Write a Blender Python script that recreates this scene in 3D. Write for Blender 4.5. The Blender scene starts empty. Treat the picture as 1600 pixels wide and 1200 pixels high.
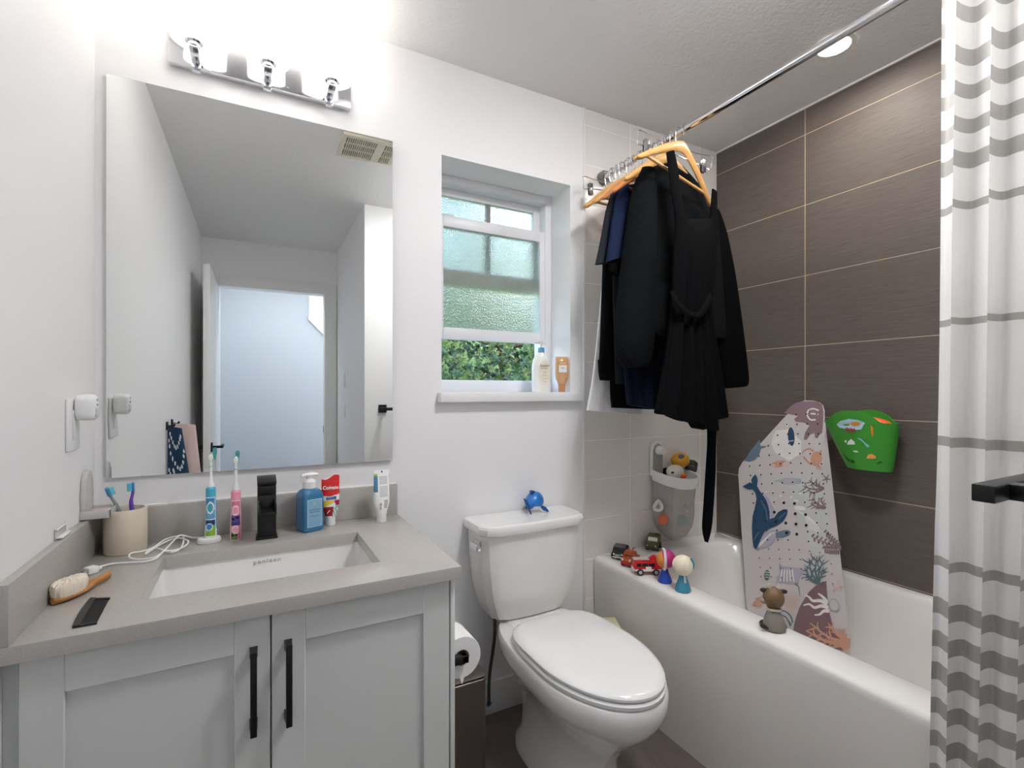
import bpy, bmesh, math, random
from mathutils import Vector, Matrix, noise

S = bpy.context.scene
C = S.collection
R = math.radians
PI = math.pi

# ------------------------------------------------------------------ camera
CAM_H = 1.225
F_PX, YAW, HOR = 768.8, R(28.1226), 612.2          # for a 1600 x 1200 frame
cam_data = bpy.data.cameras.new('camera')
cam_data.sensor_width = 36.0
cam_data.lens = 36.0 * F_PX / 1600.0
cam_data.shift_y = (HOR - 600.0) / 1600.0
cam_data.clip_start = 0.02
cam = bpy.data.objects.new('camera', cam_data)
cam.location = (0, 0, CAM_H)
cam.rotation_euler = (R(90), 0, -YAW)
C.objects.link(cam)
S.camera = cam

# ------------------------------------------------------------------ world, lights, exposure
world = bpy.data.worlds.new('world')
S.world = world
world.use_nodes = True
wn = world.node_tree
wn.nodes.clear()
sky = wn.nodes.new('ShaderNodeTexSky')
sky.sky_type = 'NISHITA'
sky.sun_disc = False
sky.sun_elevation = R(48)
sky.sun_rotation = R(200)
sky.air_density = 1.0
sky.dust_density = 3.0
bgn = wn.nodes.new('ShaderNodeBackground')
bgn.inputs['Strength'].default_value = 1.55
won = wn.nodes.new('ShaderNodeOutputWorld')
wn.links.new(sky.outputs[0], bgn.inputs[0])
wn.links.new(bgn.outputs[0], won.inputs[0])

S.view_settings.view_transform = 'Standard'
S.view_settings.look = 'None'
S.view_settings.gamma = 1.0
S.view_settings.use_curve_mapping = False
S.view_settings.exposure = 0.24
S.cycles.use_denoising = True
S.cycles.max_bounces = 16
S.cycles.diffuse_bounces = 14
S.cycles.transmission_bounces = 8
S.cycles.transparent_max_bounces = 12
S.cycles.caustics_reflective = True
S.cycles.caustics_refractive = True
S.cycles.blur_glossy = 1.0
S.cycles.sample_clamp_indirect = 6.0


def area_light(name, loc, rot, sx, sy, power, color):
    d = bpy.data.lights.new(name, 'AREA')
    d.shape = 'RECTANGLE'
    d.size, d.size_y = sx, sy
    d.energy = power
    d.color = color
    o = bpy.data.objects.new(name, d)
    o.location = loc
    o.rotation_euler = rot
    C.objects.link(o)
    return o


# added fill lights for the hall beyond the open door
area_light('hall_overhead_fill', (0.40, -1.42, 2.41), (0, 0, 0), 1.2, 0.2, 12.0, (0.95, 0.97, 1.0))
area_light('hall_side_fill', (2.07, -1.70, 1.4), (0, R(90), 0), 1.6, 0.8, 18.0, (0.90, 0.95, 1.0))
# (the vanity light, the added flush ceiling lamp and the recessed tub light glow by themselves, further down)

# ------------------------------------------------------------------ photograph pixel -> point in the room
_f = Vector((math.sin(YAW), math.cos(YAW), 0))
_r = Vector((math.cos(YAW), -math.sin(YAW), 0))


def ray(u, v):
    d = _f * F_PX + _r * (u - 800.0)
    d.z = HOR - v
    return d


def at_y(u, v, y):
    d = ray(u, v)
    p = d * (y / d.y)
    return Vector((p.x, p.y, p.z + CAM_H))


def at_x(u, v, x):
    d = ray(u, v)
    p = d * (x / d.x)
    return Vector((p.x, p.y, p.z + CAM_H))


def at_z(u, v, z):
    d = ray(u, v)
    p = d * ((z - CAM_H) / d.z)
    return Vector((p.x, p.y, z))


# ------------------------------------------------------------------ materials
def lin(c):
    out = []
    for x in c:
        x = x / 255.0
        out.append(x / 12.92 if x <= 0.04045 else ((x + 0.055) / 1.055) ** 2.4)
    return (*out, 1.0)


_mats = {}


def mat(name, rgb, rough=0.5, metal=0.0, trans=0.0, ior=1.45, bump=None, spots=None, coat=0.0, emit=None, alpha=1.0, sheen=0.0, spec=0.5, sss=0.0):
    """rgb: 0-255 sRGB.  bump=(scale, strength, (sx,sy,sz)).  spots=(scale, rgb2, amount, (sx,sy,sz))"""
    if name in _mats:
        return _mats[name]
    m = bpy.data.materials.new(name)
    m.use_nodes = True
    nt = m.node_tree
    b = nt.nodes['Principled BSDF']
    b.inputs['Base Color'].default_value = lin(rgb)
    b.inputs['Roughness'].default_value = rough
    b.inputs['Metallic'].default_value = metal
    b.inputs['IOR'].default_value = ior
    b.inputs['Specular IOR Level'].default_value = spec
    if trans:
        b.inputs['Transmission Weight'].default_value = trans
    if coat:
        b.inputs['Coat Weight'].default_value = coat
        b.inputs['Coat Roughness'].default_value = 0.08
    if sheen:
        b.inputs['Sheen Weight'].default_value = sheen
        b.inputs['Sheen Roughness'].default_value = 0.5
    if sss:
        b.inputs['Subsurface Weight'].default_value = sss
        b.inputs['Subsurface Radius'].default_value = (0.02, 0.015, 0.01)
    if emit:
        b.inputs['Emission Color'].default_value = lin(emit[0])
        b.inputs['Emission Strength'].default_value = emit[1]
    if alpha < 1:
        b.inputs['Alpha'].default_value = alpha

    def coords(s3):
        tc = nt.nodes.new('ShaderNodeTexCoord')
        mp = nt.nodes.new('ShaderNodeMapping')
        mp.inputs['Scale'].default_value = s3
        nt.links.new(tc.outputs['Object'], mp.inputs['Vector'])
        return mp.outputs['Vector']
    if spots:
        sc, rgb2, amt, s3 = spots
        n = nt.nodes.new('ShaderNodeTexNoise')
        n.inputs['Scale'].default_value = sc
        n.inputs['Detail'].default_value = 4
        nt.links.new(coords(s3), n.inputs['Vector'])
        rp = nt.nodes.new('ShaderNodeValToRGB')
        rp.color_ramp.elements[0].position = 0.5 - amt
        rp.color_ramp.elements[1].position = 0.5 + amt
        rp.color_ramp.elements[0].color = lin(rgb)
        rp.color_ramp.elements[1].color = lin(rgb2)
        nt.links.new(n.outputs['Fac'], rp.inputs['Fac'])
        nt.links.new(rp.outputs['Color'], b.inputs['Base Color'])
    if bump:
        sc, st, s3 = bump
        n = nt.nodes.new('ShaderNodeTexNoise')
        n.inputs['Scale'].default_value = sc
        n.inputs['Detail'].default_value = 3
        nt.links.new(coords(s3), n.inputs['Vector'])
        bp = nt.nodes.new('ShaderNodeBump')
        bp.inputs['Strength'].default_value = st
        bp.inputs['Distance'].default_value = 0.004
        nt.links.new(n.outputs['Fac'], bp.inputs['Height'])
        nt.links.new(bp.outputs['Normal'], b.inputs['Normal'])
    _mats[name] = m
    return m


# ------------------------------------------------------------------ mesh builder
class MB:
    def __init__(self):
        self.bm = bmesh.new()

    def _merge(self, tmp, mi, M=None):
        if M is not None:
            tmp.transform(M)
        if mi is not None:
            for f in tmp.faces:
                f.material_index = mi
        me = bpy.data.meshes.new('tmp')
        tmp.to_mesh(me)
        tmp.free()
        self.bm.from_mesh(me)
        bpy.data.meshes.remove(me)

    def box(self, x0, x1, y0, y1, z0, z1, mi=0, bev=0.0, seg=2, M=None):
        t = bmesh.new()
        v = [t.verts.new((x, y, z)) for x in (x0, x1) for y in (y0, y1) for z in (z0, z1)]
        for q in ((0, 1, 3, 2), (4, 6, 7, 5), (0, 4, 5, 1), (2, 3, 7, 6), (0, 2, 6, 4), (1, 5, 7, 3)):
            t.faces.new([v[i] for i in q])
        if bev > 0:
            bmesh.ops.bevel(t, geom=t.edges[:], offset=bev, segments=seg, profile=0.5, affect='EDGES', clamp_overlap=True)
        self._merge(t, mi, M)
        return self

    def hexa(self, pts, mi=0, bev=0.0, seg=2):
        """8 points: bottom 4 then top 4, both in the same order"""
        t = bmesh.new()
        v = [t.verts.new(p) for p in pts]
        for q in ((0, 1, 2, 3), (4, 7, 6, 5), (0, 4, 5, 1), (1, 5, 6, 2), (2, 6, 7, 3), (3, 7, 4, 0)):
            t.faces.new([v[i] for i in q])
        bmesh.ops.recalc_face_normals(t, faces=t.faces[:])
        if bev > 0:
            bmesh.ops.bevel(t, geom=t.edges[:], offset=bev, segments=seg, profile=0.5, affect='EDGES', clamp_overlap=True)
        self._merge(t, mi)
        return self

    def loft(self, rings, mi=0, cap0=True, cap1=True, closed=True, paint=None, M=None):
        t = bmesh.new()
        rv = [[t.verts.new(p) for p in r] for r in rings]
        n = len(rings[0])
        for i in range(len(rv) - 1):
            for j in range(n if closed else n - 1):
                k = (j + 1) % n
                try:
                    f = t.faces.new((rv[i][j], rv[i][k], rv[i + 1][k], rv[i + 1][j]))
                    f.material_index = paint(i, j) if paint else mi
                except ValueError:
                    pass
        for flag, ring in ((cap0, rv[0]), (cap1, rv[-1])):
            if flag and closed:
                try:
                    f = t.faces.new(ring)
                    f.material_index = mi
                except ValueError:
                    pass
        bmesh.ops.remove_doubles(t, verts=t.verts[:], dist=1e-6)
        bmesh.ops.recalc_face_normals(t, faces=t.faces[:])
        self._merge(t, None, M)
        return self

    def lathe(self, prof, c=(0, 0, 0), n=32, mi=0, sx=1.0, sy=1.0, paint=None, M=None):
        rings = []
        for r, z in prof:
            r = max(r, 1e-5)
            rings.append([Vector((c[0] + r * sx * math.cos(2 * PI * k / n), c[1] + r * sy * math.sin(2 * PI * k / n), c[2] + z)) for k in range(n)])
        ring = prof[0] == prof[-1]
        return self.loft(rings, mi, not ring, not ring, True, paint, M)

    def tube(self, pts, r, n=8, mi=0, closed=False, sx=1.0, M=None):
        pts = [Vector(p) for p in pts]
        m = len(pts)
        rr = r if isinstance(r, (list, tuple)) else [r] * m
        rings = []
        up = None
        for i in range(m):
            a = pts[(i - 1) % m] if closed else pts[max(i - 1, 0)]
            b = pts[(i + 1) % m] if closed else pts[min(i + 1, m - 1)]
            d = (b - a)
            if d.length < 1e-9:
                d = Vector((0, 0, 1))
            d.normalize()
            if up is None:
                up = Vector((0, 0, 1)) if abs(d.z) < 0.9 else Vector((1, 0, 0))
            s = d.cross(up)
            if s.length < 1e-6:
                s = d.orthogonal()
            s.normalize()
            up = s.cross(d).normalized()
            rings.append([pts[i] + (s * math.cos(2 * PI * k / n) * sx + up * math.sin(2 * PI * k / n)) * rr[i] for k in range(n)])
        if closed:
            rings.append(rings[0])
        return self.loft(rings, mi, not closed, not closed, True, None, M)

    def ball(self, c, r, mi=0, n=20, M=None, paint=None):
        if not isinstance(r, (list, tuple)):
            r = (r, r, r)
        rings = []
        h = n // 2
        for i in range(h + 1):
            a = -PI / 2 + PI * i / h
            ca = max(math.cos(a), 1e-4)
            rings.append([Vector((c[0] + r[0] * ca * math.cos(2 * PI * k / n), c[1] + r[1] * ca * math.sin(2 * PI * k / n), c[2] + r[2] * math.sin(a))) for k in range(n)])
        return self.loft(rings, mi, True, True, True, paint, M)

    def prism(self, poly, d, mi=0, M=None, bev=0.0):
        """poly: 2D points in local XY, thickness d along +Z, then transformed by M"""
        t = bmesh.new()
        a = [t.verts.new((p[0], p[1], 0)) for p in poly]
        b = [t.verts.new((p[0], p[1], d)) for p in poly]
        n = len(poly)
        t.faces.new(a[::-1])
        t.faces.new(b)
        for i in range(n):
            t.faces.new((a[i], a[(i + 1) % n], b[(i + 1) % n], b[i]))
        if bev > 0:
            es = [e for e in t.edges if abs(e.verts[0].co.z - e.verts[1].co.z) < 1e-9]
            bmesh.ops.bevel(t, geom=es, offset=bev, segments=2, profile=0.5, affect='EDGES', clamp_overlap=True)
        bmesh.ops.recalc_face_normals(t, faces=t.faces[:])
        self._merge(t, mi, M)
        return self

    def poly(self, pts, mi=0):
        vs = [self.bm.verts.new(p) for p in pts]
        f = self.bm.faces.new(vs)
        f.material_index = mi
        return self

    def build(self, name, mats, parent=None, smooth=True, angle=38, off=None):
        me = bpy.data.meshes.new(name)
        if off is None and parent is not None and parent.get('_w'):
            off = Vector(parent['_o'])
        if off is not None:
            self.bm.transform(Matrix.Translation(-Vector(off)))
        self.bm.to_mesh(me)
        self.bm.free()
        if not isinstance(mats, (list, tuple)):
            mats = [mats]
        for m in mats:
            me.materials.append(m)
        if smooth:
            me.shade_smooth()
            me.set_sharp_from_angle(angle=R(angle))
        o = bpy.data.objects.new(name, me)
        C.objects.link(o)
        if parent is not None:
            o.parent = parent
            if parent.get('_w'):
                o['_w'] = 1
                o['_o'] = parent['_o']
        return o


def thing(name, label, cat, loc=(0, 0, 0), rz=0.0, group=None, world=False):
    """Empty at the base of a thing. world=True: its parts are given in room coordinates."""
    o = bpy.data.objects.new(name, None)
    o.empty_display_size = 0.05
    o.location = loc
    o.rotation_euler = (0, 0, rz)
    C.objects.link(o)
    o['label'] = label
    o['category'] = cat
    if group:
        o['group'] = group
    if world:
        o['_w'] = 1
        o['_o'] = [float(x) for x in loc]
    return o


def tag(o, label, cat, group=None, kind=None):
    o['label'] = label
    o['category'] = cat
    if group:
        o['group'] = group
    if kind:
        o['kind'] = kind
    return o


def struct(name, b, mats, parent=None, label=None, smooth=True, cat=None):
    o = b.build(name, mats, parent, smooth)
    if parent is None:
        o['kind'] = 'structure'
        o['label'] = label or name.replace('_', ' ')
        o['category'] = cat or name.split('_')[0]
    return o


def lettering(body, size, loc, rot, m, parent, name='lettering', ax='CENTER', shear=0.0, ext=0.0002, bold=0.0, sp=1.0):
    cu = bpy.data.curves.new(name, 'FONT')
    cu.body = body
    cu.size = size
    cu.align_x = ax
    cu.align_y = 'CENTER'
    cu.extrude = ext
    cu.shear = shear
    cu.offset = bold
    cu.space_character = sp
    tmp = bpy.data.objects.new('tmp_text', cu)
    C.objects.link(tmp)
    bpy.context.view_layer.update()
    me = bpy.data.meshes.new_from_object(tmp.evaluated_get(bpy.context.evaluated_depsgraph_get()))
    bpy.data.objects.remove(tmp)
    bpy.data.curves.remove(cu)
    me.name = name
    me.materials.clear()
    me.materials.append(m)
    o = bpy.data.objects.new(name, me)
    if parent.get('_w'):
        loc = Vector(loc) - Vector(parent['_o'])
    o.location = loc
    o.rotation_euler = rot
    C.objects.link(o)
    o.parent = parent
    return o


def smoothpath(pts, k=6, closed=False):
    """Catmull-Rom through the points"""
    P = [Vector(p) for p in pts]
    n = len(P)
    out = []
    rng = range(n) if closed else range(n - 1)
    for i in rng:
        p0 = P[(i - 1) % n] if closed or i > 0 else P[i]
        p1, p2 = P[i], P[(i + 1) % n]
        p3 = P[(i + 2) % n] if closed or i + 2 < n else P[(i + 1) % n]
        for s in range(k):
            t = s / k
            out.append(0.5 * ((2 * p1) + (p2 - p0) * t + (2 * p0 - 5 * p1 + 4 * p2 - p3) * t * t + (3 * p1 - p0 - 3 * p2 + p3) * t ** 3))
    if not closed:
        out.append(P[-1])
    return out


def rrect(w, h, r, n=6):
    """rounded rectangle centred at 0, half sizes w, h"""
    pts = []
    for cx, cy, a0 in ((w - r, h - r, 0), (-w + r, h - r, 90), (-w + r, -h + r, 180), (w - r, -h + r, 270)):
        for i in range(n + 1):
            a = R(a0 + 90 * i / n)
            pts.append((cx + r * math.cos(a), cy + r * math.sin(a)))
    return pts


# ------------------------------------------------------------------ shared materials
M_wall = mat('wall_paint', (235, 234, 234), 0.55, bump=(55, 0.10, (1, 1, 1)))
M_ceil = mat('ceiling_paint', (230, 229, 228), 0.8, bump=(85, 0.35, (1, 1, 1)))
M_trimw = mat('trim_white', (232, 232, 231), 0.35)
M_whitetile = mat('white_tile', (230, 226, 222), 0.22, bump=(9, 0.05, (1, 1, 3)))
M_grout_l = mat('light_grout', (252, 251, 249), 0.8)
M_brown = mat('brown_tile', (86, 78, 74), 0.55, spec=0.4, bump=(120, 0.16, (1, 0.12, 1.6)), spots=(140, (104, 95, 89), 0.30, (1, 0.10, 1.8)))
M_grout_b = mat('tan_grout', (192, 173, 151), 0.8)
M_floor = mat('floor_tile', (98, 88, 84), 0.4, spots=(40, (112, 102, 96), 0.3, (1, 0.3, 1)))
M_chrome = mat('chrome', (225, 225, 228), 0.10, 1.0)
M_black = mat('black_metal', (18, 18, 19), 0.34)
M_quartz = mat('grey_quartz', (168, 164, 159), 0.24, spots=(420, (182, 178, 173), 0.25, (1, 1, 1)))
M_cab = mat('cabinet_paint', (214, 216, 213), 0.42)
M_porc = mat('porcelain', (232, 231, 229), 0.09, coat=0.4)
M_acryl = mat('tub_acrylic', (228, 225, 221), 0.16, coat=0.3)
M_wplastic = mat('white_plastic', (235, 235, 234), 0.30)
M_gap = mat('dark_gap', (40, 38, 36), 0.8)
M_clear = mat('clear_plastic', (246, 246, 246), 0.06, trans=1.0, ior=1.25)

# ================================================================== ROOM SHELL
XL, XR, YB, YD, ZC = -0.367, 2.075, 1.70, -1.12, 2.43
XT = 1.255                                     # edge of the tiled part of the back wall
# window opening in the back wall
WX0, WX1, WZ0, WZ1 = 0.618, 1.185, 1.223, 2.088

b = MB()
b.box(-0.6, 2.4, -2.4, 1.95, -0.06, 0.0)
for i in range(-2, 8):
    for j in range(-4, 4):
        x0, y0 = -0.6 + 0.31 * (i + 2), -2.4 + 0.61 * (j + 4)
struct('floor', b, M_floor, label='dark grey brown tiled bathroom floor')
b = MB().box(-0.6, 2.4, -2.4, 1.95, ZC, ZC + 0.06)
struct('ceiling', b, M_ceil, label='white textured ceiling')

b = MB().box(XL - 0.1, XL, YD - 0.1, 1.95, 0.0, ZC)
struct('wall_left', b, M_wall, label='plain white wall at the left of the vanity')

b = MB()
b.box(XL, WX0, YB, 1.95, 0, ZC)
b.box(WX1, XT, YB, 1.95, 0, ZC)
b.box(WX0, WX1, YB, 1.95, 0, WZ0)
b.box(WX0, WX1, YB, 1.95, WZ1, ZC)
struct('wall_back', b, M_wall, label='white back wall holding mirror and window')

# tiled back wall beside the tub: real tiles with grout between them
b = MB().box(XT, XR + 0.1, YB + 0.0012, 1.95, 0, ZC, 1)
zs = [0.0] + [0.847 + 0.1685 * k for k in range(-5, 10)] + [ZC]
xs = [XT + 0.006, 1.512, 1.959, XR]
for i in range(len(zs) - 1):
    for j in range(len(xs) - 1):
        b.box(xs[j] + 0.0016, xs[j + 1] - 0.0016, YB, YB + 0.006, zs[i] + 0.0016, zs[i + 1] - 0.0016, 0, bev=0.0008, seg=1)
struct('wall_tiled_back', b, [M_whitetile, M_grout_l], label='pale tiled end wall of the bathtub', cat='wall')
b = MB().box(XT - 0.006, XT + 0.006, YB - 0.004, YB + 0.01, 0, ZC, 0, bev=0.001)
struct('trim_1', b, M_trimw, label='white metal edge strip where the tiling begins')

b = MB().box(XR + 0.0012, XR + 0.12, 0.13, YB + 0.0008, 0, ZC, 1)
ys = [0.135, 0.652, 1.252, YB]
zs = [0.0, 0.228, 0.526, 0.824, 1.122, 1.419, 1.717, 2.015, 2.313, ZC - 0.008]
for i in range(len(zs) - 1):
    for j in range(3):
        b.box(XR, XR + 0.007, ys[j] + 0.0016, ys[j + 1] - 0.0016, zs[i] + 0.0016, zs[i + 1] - 0.0016, 0, bev=0.0006, seg=1)
struct('wall_right', b, [M_brown, M_grout_b], label='wall of large dark brown tiles along the bathtub')
b = MB().box(XR - 0.004, XR + 0.01, 0.14, YB - 0.001, ZC - 0.008, ZC - 0.001, 0)
struct('trim_2', b, M_trimw, label='thin white sealant line between brown tiles and ceiling')

b = MB().box(0.632, 2.2, YD + 0.001, 0.132, 0, ZC)
struct('wall_closet', b, M_wall, label='white boxed-out wall holding the black towel bar')

# door wall with the opening and the hall behind
DX0, DX1, DZ = -0.262, 0.545, 2.075
b = MB()
b.box(XL, DX0, YD - 0.11, YD, 0, ZC)
b.box(DX1, 0.70, YD - 0.11, YD, 0, ZC)
b.box(DX0, DX1, YD - 0.11, YD, DZ, ZC)
struct('wall_door', b, M_wall, label='white wall with the doorway, seen in the mirror')
M_hall = mat('hall_paint', (188, 194, 201), 0.6)
b = MB()
b.box(-0.6, 2.2, -2.32, -2.22, 0, ZC)
b.box(-0.6, -0.5, -2.22, YD - 0.11, 0, ZC)
b.box(2.1, 2.2, -2.22, YD - 0.11, 0, ZC)
struct('wall_hall', b, M_hall, label='pale grey hall wall seen through the doorway in the mirror')
b = MB()
Mx = Matrix(((1, 0, 0, 0), (0, 0, 1, -2.22), (0, 1, 0, 0), (0, 0, 0, 1)))
b.prism([(0.50, 2.38), (0.50, 2.02), (0.80, 1.70), (0.80, 2.38)], 0.012, 0, M=Mx)
b.prism([(0.49, 2.02), (0.49, 1.99), (0.80, 1.665), (0.80, 1.70)], 0.03, 0, M=Mx)
struct('trim_3', b, mat('stair_trim', (240, 243, 248), 0.4), label='bright slanted white stair trim in the hall')
# casing around the door
b = MB()
for x0, x1, z0, z1 in ((DX1 - 0.012, DX1 + 0.082, 0, DZ + 0.08), (XL + 0.002, DX0 + 0.012, 0, DZ + 0.08), (DX0 + 0.012, DX1 - 0.012, DZ - 0.012, DZ + 0.08)):
    b.box(x0, x1, YD, YD + 0.016, z0, z1, 0, bev=0.003)
b.box(DX1 - 0.014, DX1, YD - 0.11, YD, 0, DZ)
b.box(DX0, DX0 + 0.014, YD - 0.11, YD, 0, DZ)
b.box(DX0, DX1, YD - 0.11, YD, DZ - 0.014, DZ)
tr = struct('trim_4', b, M_trimw, label='white door casing around the doorway')
MB().box(DX1 - 0.017, DX1 - 0.0145, YD - 0.075, YD - 0.05, 0.87, 0.93, 0).build('strike_plate', M_black, tr)

# open door leaf against the left wall
b = MB().box(-0.292, -0.252, -1.104, -0.355, 0.012, 2.052, 0, bev=0.002)
door = struct('door_1', b, M_trimw, label='open white door standing near the left wall')
for s in (-1, 1):
    x = -0.292 if s < 0 else -0.252
    b = MB()
    b.box(min(x, x + s * 0.008), max(x, x + s * 0.010), -0.450, -0.390, 0.830, 0.890, 0, bev=0.002)
    b.tube([(x + s * 0.006, -0.42, 0.86), (x + s * 0.065, -0.42, 0.86)], 0.009, 10)
    b.box(min(x + s * 0.052, x + s * 0.07), max(x + s * 0.052, x + s * 0.07), -0.54, -0.41, 0.851, 0.869, 0, bev=0.003)
    b.build('door_handle', M_black, door)

# baseboards
M_base = mat('baseboard_paint', (224, 224, 223), 0.35)
b = MB().box(0.46, XT - 0.01, YB - 0.014, YB, 0.0, 0.123, 0, bev=0.003)
struct('baseboard_back', b, M_base, label='white baseboard below the window behind the toilet')
b = MB().box(0.618, 0.632, YD + 0.02, 0.146, 0.0, 0.123, 0, bev=0.003)
struct('baseboard_closet', b, M_base, label='white baseboard along the boxed-out wall')
b = MB().box(XL, XL + 0.013, YD + 0.02, 1.09, 0.0, 0.123, 0, bev=0.003)
struct('baseboard_left', b, M_base, label='white baseboard along the left wall')

# light switches and towel bar on the boxed-out wall
b0 = None
for i, (z0, z1, lb) in enumerate(((1.26, 1.40, 'upper of two white switch plates beside the doorway, in mirror'), (1.02, 1.13, 'lower of two white switch plates beside the doorway, in mirror'))):
    t = thing('light_switch', lb, 'switch', (0.632, -0.69, (z0 + z1) / 2), group='switch plates by the door')
    h = (z1 - z0) / 2
    MB().box(-0.007, -0.0005, -0.038, 0.038, -h, h, 0, bev=0.002).build('cover_plate', M_wplastic, t)
    MB().box(-0.011, -0.006, -0.017, 0.017, -h * 0.55, h * 0.55, 0, bev=0.002).build('rocker', M_wplastic, t)

t = thing('towel_bar', 'matt black square towel bar on the wall beside the striped curtain', 'towel bar', (0.745, 0.133, 1.115))
MB().box(-0.026, 0.026, 0.0, 0.010, -0.026, 0.026, 0, bev=0.002).build('mount_plate', M_black, t)
MB().box(-0.009, 0.011, 0.008, 0.088, -0.009, 0.009, 0, bev=0.0015).build('arm', M_black, t)
MB().box(-0.046, 0.36, 0.086, 0.106, -0.0095, 0.0095, 0, bev=0.0015).build('rail', M_black, t)
MB().box(0.31, 0.362, 0.0, 0.010, -0.026, 0.026, 0, bev=0.002).build('mount_plate', M_black, t)
MB().box(0.327, 0.347, 0.008, 0.088, -0.009, 0.009, 0, bev=0.0015).build('arm', M_black, t)

# ================================================================== WINDOW
M_vinyl = mat('window_vinyl', (226, 226, 228), 0.35)
M_frost = None


def frosted():
    m = bpy.data.materials.new('frosted_glass')
    m.use_nodes = True
    nt = m.node_tree
    p = nt.nodes['Principled BSDF']
    p.inputs['Base Color'].default_value = (0.84, 0.87, 0.80, 1)
    p.inputs['Roughness'].default_value = 0.42
    p.inputs['Transmission Weight'].default_value = 1.0
    p.inputs['IOR'].default_value = 1.25
    tc = nt.nodes.new('ShaderNodeTexCoord')
    v = nt.nodes.new('ShaderNodeTexVoronoi')
    v.inputs['Scale'].default_value = 170
    bp = nt.nodes.new('ShaderNodeBump')
    bp.inputs['Strength'].default_value = 0.9
    bp.inputs['Distance'].default_value = 0.004
    nt.links.new(tc.outputs['Object'], v.inputs['Vector'])
    nt.links.new(v.outputs['Distance'], bp.inputs['Height'])
    nt.links.new(bp.outputs['Normal'], p.inputs['Normal'])
    return m


M_frost = frosted()
FY = 1.846
b = MB()
# outer frame (jambs, head, bottom)
for x0, x1, z0, z1 in ((WX0, WX0 + 0.03, WZ0, WZ1), (WX1 - 0.03, WX1, WZ0, WZ1), (WX0 + 0.03, WX1 - 0.03, WZ1 - 0.034, WZ1), (WX0 + 0.03, WX1 - 0.03, WZ0, WZ0 + 0.044)):
    b.box(x0, x1, FY, 1.945, z0, z1, 0, bev=0.003)
win = struct('window_1', b, M_vinyl, label='white sash window with frosted panes and raised lower sash')
# upper sash (rear)
y0, y1 = 1.895, 1.92
b = MB()
ux0, ux1, uz0, uz1 = WX0 + 0.03, WX1 - 0.03, 1.668, WZ1 - 0.034
for x0, x1, z0, z1 in ((ux0, ux0 + 0.034, uz0, uz1), (ux1 - 0.034, ux1, uz0, uz1), (ux0 + 0.034, ux1 - 0.034, uz1 - 0.03, uz1), (ux0 + 0.034, ux1 - 0.034, uz0, uz0 + 0.062)):
    b.box(x0, x1, y0, y1, z0, z1, 0, bev=0.002)
us = b.build('upper_sash', M_vinyl, win)
MB().box(ux0 + 0.03, ux1 - 0.03, 1.905, 1.909, uz0 + 0.058, uz1 - 0.026, 0).build('pane', M_frost, us)
MB().box(0.893, 0.910, 1.899, 1.916, uz0 + 0.062, uz1 - 0.03, 0).build('glazing_bar', mat('bronze_bar', (132, 122, 110), 0.5), us)
MB().box(0.68, 0.735, 1.872, 1.886, 1.926, 1.942, 0, bev=0.003).build('sash_lock', mat('sash_lock_beige', (205, 196, 184), 0.4), us)
# lower sash (front), pushed up
y0, y1 = 1.853, 1.885
b = MB()
lz0, lz1 = 1.437, 1.930
for x0, x1, z0, z1 in ((ux0, ux0 + 0.034, lz0, lz1), (ux1 - 0.024, ux1 + 0.004, lz0, lz1), (ux0 + 0.034, ux1 - 0.024, lz1 - 0.045, lz1), (ux0 + 0.034, ux1 - 0.024, lz0, lz0 + 0.046)):
    b.box(x0, x1, y0, y1, z0, z1, 0, bev=0.002)
ls = b.build('lower_sash', M_vinyl, win)
MB().box(ux0 + 0.03, ux1 - 0.02, 1.866, 1.870, lz0 + 0.042, lz1 - 0.041, 0).build('pane', M_frost, ls)
# bottom track and side stop
MB().box(WX0 + 0.03, WX1 - 0.03, 1.856, 1.935, WZ0 + 0.040, WZ0 + 0.05, 0, bev=0.001).build('track', M_vinyl, win)
# sill board
b = MB()
b.box(WX0 - 0.015, WX1 + 0.045, YB - 0.035, YB, WZ0 - 0.036, WZ0, 0, bev=0.003)
b.box(WX0, WX1, YB, FY, WZ0 - 0.002, WZ0 + 0.0005, 0)
struct('trim_5', b, M_trimw, label='white window sill board', cat='window sill')

# ================================================================== OUTSIDE THE WINDOW
random.seed(4)
M_leaf = [mat('leaf_green', (48, 76, 34), 0.55), mat('leaf_bright', (78, 100, 44), 0.5), mat('leaf_blue_green', (42, 76, 50), 0.5), mat('leaf_dark', (26, 44, 22), 0.6)]
M_bark = mat('bark', (72, 58, 42), 0.8)
tree = thing('maple_tree', 'leafy green tree growing close outside the window', 'tree', (1.9, 3.4, 0.0), world=True)
b = MB()
b.tube(smoothpath([(1.9, 3.4, -1.5), (1.88, 3.42, 0.0), (1.8, 3.45, 1.2), (1.7, 3.5, 2.2), (1.6, 3.5, 3.2)], 4), [0.07 - 0.0030 * i for i in range(17)], 8)
b.build('trunk', M_bark, tree)
b = MB()
for i in range(16):
    a = random.uniform(0, 2 * PI)
    z = random.uniform(0.3, 1.9)
    p0 = Vector((1.85, 3.43, z))
    d = Vector((math.cos(a) * 0.9, math.sin(a) * 0.5, random.uniform(0.15, 0.5)))
    b.tube(smoothpath([p0, p0 + d * 0.5 + Vector((0, 0, -0.06)), p0 + d], 4), [0.016 - 0.0015 * k for k in range(9)], 5)
b.build('branches', M_bark, tree)
b = MB()


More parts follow.
